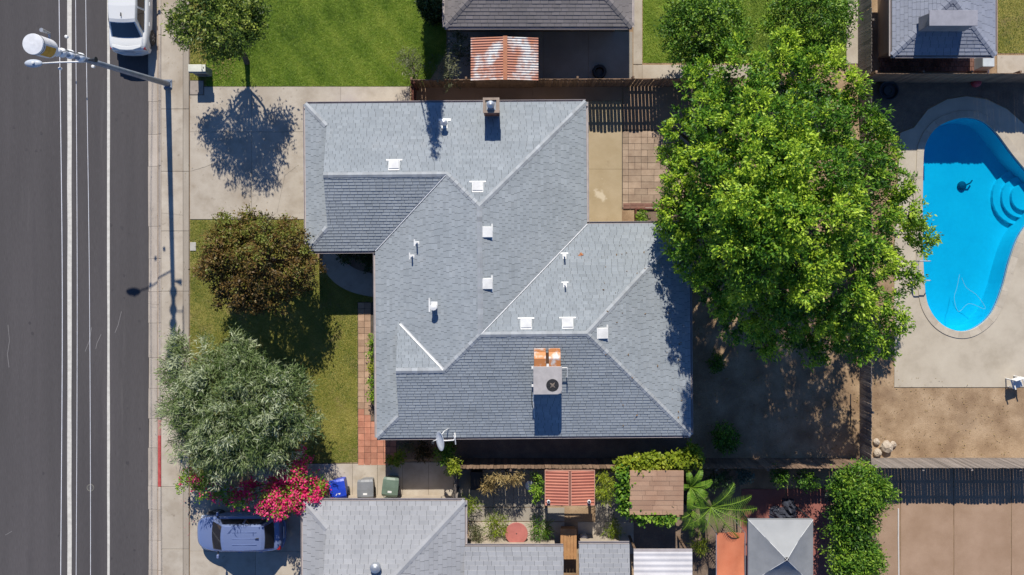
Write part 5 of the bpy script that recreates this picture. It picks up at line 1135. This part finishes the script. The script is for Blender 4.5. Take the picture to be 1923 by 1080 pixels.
# ------------------------------------------------------------------ cars
def car(name, label, loc, rz, paint_m, L, Wd, hood, belt, roof_z, st, rear_style):
    """x forward, origin on the ground under the middle"""
    e = empty(name, loc, rz, label, 'car'); hw = Wd / 2; xf, xr = L / 2, -L / 2
    # body: stations from front to rear (x, half width, top z, bottom z)
    secs = []
    for (x, w, zt, zb) in st:
        s = []
        for (fy, z) in ((.0, zb), (.82, zb), (.96, zb + .10), (1.0, zb + (zt - zb) * .45), (.985, zt - .14), (.93, zt - .045), (.80, zt - .008), (.45, zt + .018), (0, zt + .026)): s.append((fy * w, z))
        secs.append((x, s))
    b = MB(); V = []; m = 9; ring = 2 * m - 2
    for x, s in secs:
        full = [(x, y, z) for y, z in s] + [(x, -y, z) for y, z in s[-2:0:-1]]; V += full
    k = len(secs); F = [(i * ring + j, i * ring + (j + 1) % ring, (i + 1) * ring + (j + 1) % ring, (i + 1) * ring + j) for i in range(k - 1) for j in range(ring)]
    F += [tuple(range(ring - 1, -1, -1)), tuple(range((k - 1) * ring, k * ring))]
    b.add(V, F); b.build('body', paint_m, e, smooth=True, subd=1, fix=True)
    # greenhouse
    (x1, x2, x3, x4) = hood; wb, wr = hw * .86, hw * .66
    def gh(b, off=0):
        A = [(x1, -wb * .94, belt), (x1, wb * .94, belt), (x4, wb * .92, belt + .02), (x4, -wb * .92, belt + .02), (x2, -wr, roof_z - .03), (x2, wr, roof_z - .03), (x3, wr * .97, roof_z - .04), (x3, -wr * .97, roof_z - .04)]
        xm = (x2 + x3) / 2
        return A, xm
    A, xm = gh(None)
    b = MB(); n = 9; V = []
    rows = [(x1, wb * .94, belt - .06, 0), (x1 - .02, wb * .94, belt, 0), (x2 + (x1 - x2) * .06, wr * 1.03, roof_z - .06, .02), (x2 - .10, wr, roof_z - .02, .03), (xm, wr * 1.02, roof_z + .0, .035), (x3 + .10, wr * .98, roof_z - .025, .03), (x3 + (x4 - x3) * .06, wr * .98, roof_z - .07, .02), (x4 + .02, wb * .92, belt + .02, 0), (x4, wb * .92, belt - .06, 0)]
    # shell as loft across width
    cols = (-1, -.97, -.7, -.3, 0, .3, .7, .97, 1)
    for (x, w, z, cr) in rows:
        for c in cols: V.append((x - (.07 * (abs(c) ** 2) if x > xm else -.05 * abs(c) ** 2), c * w, z + cr * (1 - c * c) - (.025 if abs(c) == 1 else 0)))
    F = [(i * n + j, i * n + j + 1, (i + 1) * n + j + 1, (i + 1) * n + j) for i in range(len(rows) - 1) for j in range(n - 1)]
    # side walls down to the belt
    for sgn, j in ((-1, 0), (1, n - 1)):
        base = len(V)
        for (x, w, z, cr) in rows[2:7]: V.append((x, sgn * wb * .98, belt - .03))
        base0 = base
        for i in range(2, 6): F.append((i * n + j, (i + 1) * n + j, base0 + i - 1, base0 + i - 2))
        F += [(1 * n + j, 2 * n + j, base0), (7 * n + j, base0 + 4, 6 * n + j)]
    b.add(V, F); b.build('roof', paint_m, e, smooth=False, fix=True, bevel=.02)
    def lerp(a, c, t): return tuple(a[i] + (c[i] - a[i]) * t for i in range(3))
    def screen(nm, r0, r1, t0, t1, wsh, off, nn=8):
        b = MB(); V = []
        for t in np.linspace(t0, t1, 5):
            for c in np.linspace(-wsh, wsh, nn + 1):
                x = r0[0] + (r1[0] - r0[0]) * t; w = r0[1] + (r1[1] - r0[1]) * t; z = r0[2] + (r1[2] - r0[2]) * t + (r0[3] + (r1[3] - r0[3]) * t) * (1 - c * c)
                bow = (.07 if x > xm else -.05) * c * c; V.append((x - bow + off[0], c * w, z + off[1]))
        b.add(V, [(i * (nn + 1) + j, i * (nn + 1) + j + 1, (i + 1) * (nn + 1) + j + 1, (i + 1) * (nn + 1) + j) for i in range(4) for j in range(nn)]); return b.build(nm, glass_m, e, smooth=True, fix=True)
    screen('windshield', rows[1], rows[2], .03, .98, .90, (.012, .012)); screen('rear_window', rows[6], rows[7], .04, .93, .88, (-.012, .012))
    for sgn in (-1, 1):
        # side glass between belt and roof edge, split by the middle pillar
        def side(xa, xb, t0=.10, t1=.86):
            def pt(x, t, edge):
                w0, z0 = wb * .985, belt - .01; w1, z1 = wr * 1.03, roof_z - .06
                return (x, sgn * (w0 + (w1 - w0) * t + .008), z0 + (z1 - z0) * t + .004)
            fa = lambda x, t: x
            return [pt(xa[0], t0, 0), pt(xb[0], t0, 0), pt(xb[1], t1, 0), pt(xa[1], t1, 0)]
        for (xa, xb) in ((( x1 - .42, x2 - .02), (xm + .05, xm + .05)), ((xm - .05, xm - .05), (x4 + .38 if rear_style == 'sedan' else x4 + .28, x3 + .12))):
            b = MB(); b.add(side(xa, xb), [(0, 1, 2, 3)]); b.build('side_window', glass_m, e, fix=True)
        wx = (xf - .80, xr + .78)
        for x in wx:
            we = MB(); Mw = Matrix.Translation((x, sgn * (hw - .09), .32)) @ Matrix.Rotation(math.pi / 2 * sgn * -1, 4, 'X')
            we.lathe([(.20, -.09), (.30, -.09), (.32, -.06), (.32, .07), (.30, .095), (.21, .098)], n=26, M=Mw); w_ = we.build('wheel', black_m, e, fix=True)
            rb = MB(); rb.lathe([(.205, .07), (.20, .095), (.16, .085), (.05, .09), (.01, .092)], n=22, M=Mw); rm = rb.build('rim', chrome, w_, fix=True)
            sp_ = MB()
            for k_ in range(5): sp_.box(.05, .19, -.018, .018, .085, .102, M=Mw @ Matrix.Rotation(k_ * 1.2566, 4, 'Z'))
            sp_.build('spoke', galv, w_)
            ab = MB(); n2 = 14; V2 = []
            for j in range(n2 + 1):
                a = math.pi * j / n2
                for (rr, yy) in ((.335, sgn * (hw + .004)), (.375, sgn * (hw + .006)), (.375, sgn * (hw - .12)), (.335, sgn * (hw - .12))): V2.append((x + math.cos(a) * rr, yy, .32 + math.sin(a) * rr))
            ab.add(V2, [(j * 4 + q_, j * 4 + (q_ + 1) % 4, (j + 1) * 4 + (q_ + 1) % 4, (j + 1) * 4 + q_) for j in range(n2) for q_ in range(4)]); ab.build('wheel_arch', dark_m, e, fix=True)
        mb = MB(); mx_ = x1 - .30; mb.box(mx_ - .06, mx_ + .05, sgn * (hw + .02) - .0 if sgn > 0 else sgn * (hw + .20), sgn * (hw + .20) if sgn > 0 else sgn * (hw + .02), belt - .02, belt + .12); mo = mb.build('mirror', paint_m, e, bevel=.04, seg=3, fix=True)
        sub('mirror_stalk', dark_m, mo, lambda b: b.box(mx_ - .03, mx_ + .03, min(sgn * (hw - .1), sgn * (hw + .03)), max(sgn * (hw - .1), sgn * (hw + .03)), belt - .02, belt + .03))
        hb = MB(); zt = st[1][2]
        hb.add([(xf - .06, sgn * hw * .58, zt - .17), (xf - .20, sgn * hw * .90, zt - .12), (xf - .52, sgn * hw * .955, zt - .015), (xf - .28, sgn * hw * .72, zt - .005), (xf - .1, sgn * hw * .56, zt - .05)], [(0, 1, 2, 3, 4)]); hb.build('headlight', lamp_lens, e, fix=True)
        tb = MB(); zr_ = st[-2][2]
        tb.box(xr + .10, xr + .26, min(sgn * hw * .62, sgn * hw * .87), max(sgn * hw * .62, sgn * hw * .87), zr_ - .28, zr_ - .05); tb.build('tail_light', red_lens, e, bevel=.03)
        for x in (xm + .32, xm - .62): sub('door_handle', paint_m, e, lambda b: b.box(x - .09, x + .09, min(sgn * (hw - .01), sgn * (hw + .025)), max(sgn * (hw - .01), sgn * (hw + .025)), belt - .17, belt - .135), bevel=.008)
    sub('rear_bumper', paint_m, e, lambda b: b.prism([(xr + .25, -hw * .93), (xr + .06, -hw * .86), (xr - .06, -hw * .45), (xr - .08, 0), (xr - .06, hw * .45), (xr + .06, hw * .86), (xr + .25, hw * .93)], .30, .60), bevel=.03)
    sub('licence_plate', white_metal, e, lambda b: b.box(xr - .03, xr - .005, -.26, .26, .66, .80)); sub('antenna', black_m, e, lambda b: b.prism([(x3 + .22, -.02), (x3 + .38, -.008), (x3 + .38, .008), (x3 + .22, .02)], roof_z - .03, roof_z + .085))
    return e, xm, rows
zc = W(0, 0).z
st_sedan = [(2.30, .60, .58, .30), (2.22, .76, .68, .22), (2.0, .85, .76, .18), (1.5, .90, .84, .18), (.9, .92, .90, .18), (.2, .93, .93, .18), (-.6, .93, .94, .18), (-1.3, .925, .96, .18), (-1.7, .91, .99, .20), (-2.05, .87, 1.0, .24), (-2.22, .80, .96, .30), (-2.29, .70, .80, .36)]
wy = W(0, 103, .4).y + 2.36
wc, xm, rows = car('parked_car', 'white sedan parked along the kerb, seen from its rear window and boot', (-17.66, wy, -.12), math.pi / 2 - .012, car_white, 4.6, 1.86, (1.05, .30, -1.08, -1.74), .93, 1.54, st_sedan, 'sedan')
sub('boot_spoiler', car_white, wc, lambda b: b.prism([(-2.12, -.66), (-2.24, -.3), (-2.255, 0), (-2.24, .3), (-2.12, .66), (-2.02, .66), (-2.1, 0), (-2.02, -.66)], .985, 1.03), bevel=.012)
st_hatch = [(2.02, .40, .62, .32), (1.95, .58, .70, .22), (1.74, .74, .80, .18), (1.3, .835, .93, .18), (.85, .86, .98, .18), (.1, .865, .96, .18), (-.6, .865, .97, .18), (-1.2, .86, .99, .18), (-1.6, .82, 1.0, .22), (-1.86, .71, .97, .26), (-1.98, .58, .86, .32)]
bc_, xm, rows = car('parked_car', 'silver blue hatchback parked on the drive beside the magenta bougainvillea', (-12.52, -13.0, .03), math.pi + .008, car_blue, 4.0, 1.72, (1.22, .60, -1.32, -1.70), .98, 1.50, st_hatch, 'hatch')
for k in range(3): sub('roof_rib', car_blue, bc_, lambda b: b.box(-1.0, .1, -.28 + k * .28 - .012, -.28 + k * .28 + .012, 1.525, 1.54), bevel=.004)

# ------------------------------------------------------------------ bins, cabinet, small things
def wheelie(label, px, py, m, rz, tilt_label, dark):
    p = W(px, py, 1.02); e = empty('wheelie_bin', (p.x, p.y, .03), rz + math.pi, label, 'wheelie bin'); e.scale = (1.16, 1.12, 1.0)
    b = MB(); V = []; lv = [(.0, .20, .23), (.05, .215, .25), (.9, .285, .335), (.94, .295, .345)]
    for z, hx, hy in lv: V += [(-hx, -hy, z), (-hx * .5, -hy - .015, z), (hx * .5, -hy - .015, z), (hx, -hy, z), (hx, hy, z), (-hx, hy, z)]
    F = [(i * 6 + j, i * 6 + (j + 1) % 6, (i + 1) * 6 + (j + 1) % 6, (i + 1) * 6 + j) for i in range(3) for j in range(6)] + [(5, 4, 3, 2, 1, 0), (18, 19, 20, 21, 22, 23)]
    b.add(V, F); b.build('bin_body', m, e, bevel=.02, fix=True)
    b = MB(); V = []
    for y, z, hx in ((-.38, .945, .27), (-.30, 1.0, .305), (0, 1.04, .315), (.28, 1.05, .315), (.37, .99, .30)): V += [(-hx, y, z - .03), (-hx * .55, y, z + .012), (0, y, z + .02), (hx * .55, y, z + .012), (hx, y, z - .03)]
    F = [(i * 5 + j, i * 5 + j + 1, (i + 1) * 5 + j + 1, (i + 1) * 5 + j) for i in range(4) for j in range(4)]
    b.add(V, F); ld = b.build('lid', m, e, fix=True); so = ld.modifiers.new('solid', 'SOLIDIFY'); so.thickness = .035; so.offset = 0
    sub('lid_sticker', white_metal, ld, lambda b: b.add([(.11, .23, 1.082), (-.09, .20, 1.082), (-.11, .14, 1.082), (.04, .15, 1.082)][::-1] if dark == 'odd' else [(-.08, .13, 1.085), (.08, .13, 1.085), (.08, .21, 1.085), (-.08, .21, 1.085)], [(0, 1, 2, 3)]))
    sub('handle', m, e, lambda b: b.tube([(-.24, .36, .9), (-.24, .44, .95), (.24, .44, .95), (.24, .36, .9)], .018, 7))
    for s_ in (-1, 1): sub('wheel', black_m, e, lambda b: b.lathe([(.13, -.025), (.13, .025)], n=18, M=Matrix.Translation((s_ * .25, .27, .13)) @ Matrix.Rotation(math.pi / 2, 4, 'Y')))
wheelie('blue wheelie bin, leftmost of the three beside the magenta bush', 634, 919, bin_blue, .16, '', 'odd'); wheelie('dark grey wheelie bin standing between the blue and the green one', 686, 919, bin_grey, .03, '', 'r'); wheelie('grey green wheelie bin, rightmost of the three by the side path', 733, 915, bin_green, -.10, '', 'r')
sk_ = W(592, 938, .4)
tag(sub('white_board', white_metal, None, lambda b: b.box(-.45, .45, -.03, .03, -.18, .18, M=Matrix.Translation(sk_) @ Matrix.Rotation(.8, 4, 'Z') @ Matrix.Rotation(.5, 4, 'X'))), 'narrow white board leaning between the blue bin and the magenta bush', 'board')
kx = W(370, 128, 1.05); cb_ = empty('utility_cabinet', (kx.x, kx.y, 0), 0, 'cream topped metal utility cabinet standing on a concrete pad at the verge edge', 'utility cabinet')
sub('body', box_blue, cb_, lambda b: b.box(-.34, .33, -.17, .15, 0, .98), bevel=.015)
sub('lid', box_cream, cb_, lambda b: (b.box(-.41, .22, -.17, .17, .985, 1.06), b.box(.225, .38, -.16, .165, .985, 1.05)), bevel=.02); sub('lock', dark_m, cb_, lambda b: b.box(.27, .31, -.02, .06, 1.05, 1.058)); sub('lid_rim', flat('cabinet_rim', (.2, .26, .27)), cb_, lambda b: b.box(-.39, .37, -.2, .16, .93, .983))
sub('vent_slot', dark_m, cb_, lambda b: [b.box(-.25, .25, -.178, -.172, z, z + .02) for z in (.3, .36, .42, .48)])
ub = W(370, 165, 0); u2 = empty('utility_box_lid', (ub.x, ub.y, .0), 0, 'flat concrete utility box lid set into the driveway corner', 'utility lid')
sub('slab', surf('lid_concrete', [(.29, .245, .21), (.36, .31, .265)], scale=3, fine=40, fine_amt=.15, rough=.9), u2, lambda b: b.box(-.31, .31, -.32, .32, .032, .045), bevel=.008); sub('frame', joint_dirt, u2, lambda b: [b.box(*a, .031, .04) for a in ((-.34, .34, -.35, -.325), (-.34, .34, .325, .35), (-.34, -.315, -.32, .32), (.315, .34, -.32, .32))]); sub('keyhole', dark_m, u2, lambda b: b.box(-.06, .03, -.16, -.14, .045, .048))
wm = W(363, 463, 0); tag(sub('meter_box', flat('meter_box', (.42, .40, .36)), None, lambda b: b.box(wm.x - .14, wm.x + .14, wm.y - .2, wm.y + .2, .0, .05), bevel=.01), 'small pale water meter box lid in the lawn at the pavement edge', 'meter box')
ty = W(1125, 136, 0); te = empty('tyre', (ty.x, ty.y, .03), 0, 'black tyre lying on the shaded northern patio by the fence', 'tyre'); sub('tread', black_m, te, lambda b: b.lathe([(.20, 0), (.30, .0), (.33, .04), (.33, .18), (.30, .22), (.20, .22), (.18, .12), (.20, 0)], n=26)); sub('hub', flat('dark_hub', (.05, .045, .04)), te, lambda b: b.lathe([(.185, .02), (.16, .06), (.01, .06)], n=20))
ty = W(1664, 172, 0); te = empty('fire_pit', (ty.x, ty.y, .01), 0, 'dark round fire bowl in the shaded corner of the pool yard', 'fire pit'); sub('bowl', flat('fire_bowl', (.03, .032, .04), rough=.5), te, lambda b: b.lathe([(.25, 0), (.42, .25), (.46, .30), (.42, .30), (.34, .18), (.01, .14)], n=28)); sub('ring', flat('fire_ring', (.04, .045, .055)), te, lambda b: b.lathe([(.18, .2), (.22, .22), (.22, .26), (.18, .26), (.17, .22)], n=22))
wp = W(1898, 716, 0); we_ = empty('garden_chair', (wp.x, wp.y, .03), .3, 'white plastic chair at the lower right edge of the pool deck', 'chair'); sub('seat', white_metal, we_, lambda b: b.box(-.24, .24, -.24, .22, .40, .44), bevel=.02); sub('backrest', white_metal, we_, lambda b: b.box(-.24, .24, .20, .25, .44, .85), bevel=.02)
for x in (-.2, .2):
    for y in (-.2, .2): sub('leg', white_metal, we_, lambda b: b.box(x - .025, x + .025, y - .025, y + .025, 0, .4))
    sub('armrest', white_metal, we_, lambda b: b.box(x * 1.2 - .03, x * 1.2 + .03, -.22, .2, .62, .65))
rt = W(970, 1002, .72); re_ = empty('garden_table', (rt.x, rt.y, .03), 0, 'round faded red garden table on the pale terrace between two spiky clumps', 'table'); sub('table_top', flat('faded_red', (.42, .14, .12), rough=.6), re_, lambda b: b.lathe([(.50, .68), (.52, .70), (.50, .72), (.03, .725)], n=30)); sub('table_leg', dark_m, re_, lambda b: b.lathe([(.25, 0), (.06, .05), (.04, .68)], n=14)); sub('parasol_hole', dark_m, re_, lambda b: b.lathe([(.03, .726), (.025, .73)], n=10))
wk = W(1068, 1015, 1.0); tag(sub('wooden_table', surf('orange_wood', [(.38, .19, .08), (.46, .25, .11)], scale=3, rough=.7), None, lambda b: [b.box(wk.x - .36 + i * .15, wk.x - .22 + i * .15, wk.y - .95, wk.y + .45, .72, .76) for i in range(5)] + [b.box(wk.x - .3, wk.x + .33, wk.y + s_, wk.y + s_ + .08, 0.03, .72) for s_ in (-.8, .25)]), 'orange brown slatted wooden table below the terracotta roof', 'table')
pw = W(1097, 1013, .5); tag(sub('white_drum', flat('drum_white', (.55, .53, .5)), None, lambda b: b.lathe([(.17, .03), (.19, .3), (.19, .52), (.17, .55), (.02, .56)], (pw.x, pw.y, 0), 18)), 'pale round drum beside the orange wooden table', 'drum')
tw = W(995, 912, .45); tre = empty('garden_ornament', (tw.x, tw.y, .03), .5, 'pale round wire ornament on the shaded garden paving', 'garden ornament')
sub('ring', white_metal, tre, lambda b: b.lathe([(.2, .38), (.215, .39), (.215, .41), (.2, .42)], n=22)); sub('lattice', white_metal, tre, lambda b: [b.box(-.19 + abs(k) * .03, .19 - abs(k) * .03, k * .06 - .008, k * .06 + .008, .395, .405) for k in range(-2, 3)] + [b.box(k * .06 - .008, k * .06 + .008, -.19 + abs(k) * .03, .19 - abs(k) * .03, .396, .406) for k in range(-2, 3)]); sub('stem', white_metal, tre, lambda b: b.lathe([(.12, 0), (.02, .03), (.015, .38)], n=10))
dk_ = W(895, 903, .5); tag(sub('storage_crate', flat('dark_crate', (.03, .028, .026)), None, lambda b: (b.box(dk_.x - .26, dk_.x + .26, dk_.y - .4, dk_.y + .4, .03, .5), b.box(dk_.x - .28, dk_.x + .28, dk_.y - .42, dk_.y + .42, .5, .54)), bevel=.01), 'dark storage crate on the paving near the garden fence', 'crate')
rk = W(1655, 838, 0)
for i, (dx, dy, r_, lab) in enumerate([(-.25, .22, .16, 'small pale boulder touching the low fence near the yard corner'), (.18, .0, .30, 'largest pale boulder in the heap at the yard corner'), (.52, .1, .16, 'outer pale boulder on the right of the heap at the yard corner'), (-.22, -.28, .2, 'lower pale boulder against the fence at the yard corner')]):
    b = MB(); b.lathe([(r_ * .7, 0), (r_, r_ * .35), (r_ * .85, r_ * .8), (r_ * .4, r_ * 1.05), (.02, r_ * 1.08)], (0, 0, 0), 10)
    b.v = [(v[0] * U(.85, 1.15), v[1] * U(.85, 1.15), v[2] * U(.9, 1.1)) for v in b.v]; tag(b.build('boulder', surf('boulder_stone', [(.38, .31, .24), (.48, .41, .33)], scale=4, fine=30, rough=.9, bump=.4), None, loc=(rk.x + dx, rk.y + dy, 0), fix=True), lab, 'boulder', 'boulders at the yard corner')
st_ = W(1597, 770, 0); tag(sub('metal_stake', dark_m, None, lambda b: b.tube([(st_.x, st_.y + .75, .03), (st_.x, st_.y - .7, .03)], .022, 6)), 'thin dark iron bar lying on the bare dirt near the low fence', 'bar')
wl = W(1568, 917, 1.2); tag(sub('garden_stake', white_metal, None, lambda b: b.tube([(wl.x, wl.y - .4, .0), (wl.x + .02, wl.y + .35, 2.0)], .022, 6)), 'thin white stake rising among the leaves beside the corner tree', 'stake')
pb_ = W(1232, 402, .45); pbx = empty('planter_box', (pb_.x - .1, pb_.y, 0), 0, 'reddish wooden planter box at the end of the weathered pavers', 'planter'); 
for a in ((-.85, .85, .22, .27), (-.85, .85, -.4, -.35)): sub('side_board', wood_red, pbx, lambda b: b.box(*a, 0, .45))
for a in ((-.85, -.8, -.35, .22), (.8, .85, -.35, .22)): sub('end_board', wood_red, pbx, lambda b: b.box(*a, 0, .45))
sub('rim', flat('rim_pale', (.5, .42, .36)), pbx, lambda b: b.box(-.4, .85, .275, .30, .40, .45)); sub('planter_soil', soil_dark, pbx, lambda b: b.box(-.8, .8, -.35, .22, 0, .36))
shrub('planter_flowers', 'low flowering plant in the reddish planter box by the north eave', 1205, 408, .5, .42, .3, .25, L_green, 400, n=8, basef=.6, L=.1)
bl = W(648, 193, .9); tag(sub('storage_tub', bin_blue, None, lambda b: (b.box(bl.x - .33, bl.x + .30, bl.y - .38, bl.y + .0, .03, .9, taper=-.02), b.box(bl.x - .36, bl.x + .33, bl.y - .4, bl.y + .03, .9, .95)), bevel=.02), 'blue storage tub half hidden under the garage north eave', 'tub')
pp = W(1850, 118, .4); pe = empty('pool_pump', (pp.x, pp.y, .0), 0, 'pale pool pump housing at the corner of the blue grey house', 'pump'); sub('housing', flat('pump_grey', (.5, .55, .6)), pe, lambda b: b.box(-.32, .32, -.3, .3, .03, .7, taper=.05), bevel=.03); sub('pipe', white_metal, pe, lambda b: b.tube([(.2, -.25, .3), (.2, -.5, .3), (.2, -.5, .02)], .05))
brk = empty('brick_path', kind='structure')
for i in range(26):
    for j in range(3):
        b = MB(); b.prism(PX(rect(1651 + i * 7.2 + (3.6 if j % 2 else 0), 108 + j * 9, 1657.6 + i * 7.2 + (3.6 if j % 2 else 0), 116.4 + j * 9)), .004, .05); b.build('brick', dark_brick, brk)
slabs('side_pavement', [(1872, 104, 1990, 138)], concrete)
rb = W(1835, 155, .3); tag(sub('red_toy', flat('red_plastic', (.4, .05, .07)), None, lambda b: b.lathe([(.14, .0), (.2, .12), (.2, .3), (.12, .42), (.02, .44)], (rb.x, rb.y, .01), 14)), 'small red plastic tub in the shade beside the pool fence', 'tub')
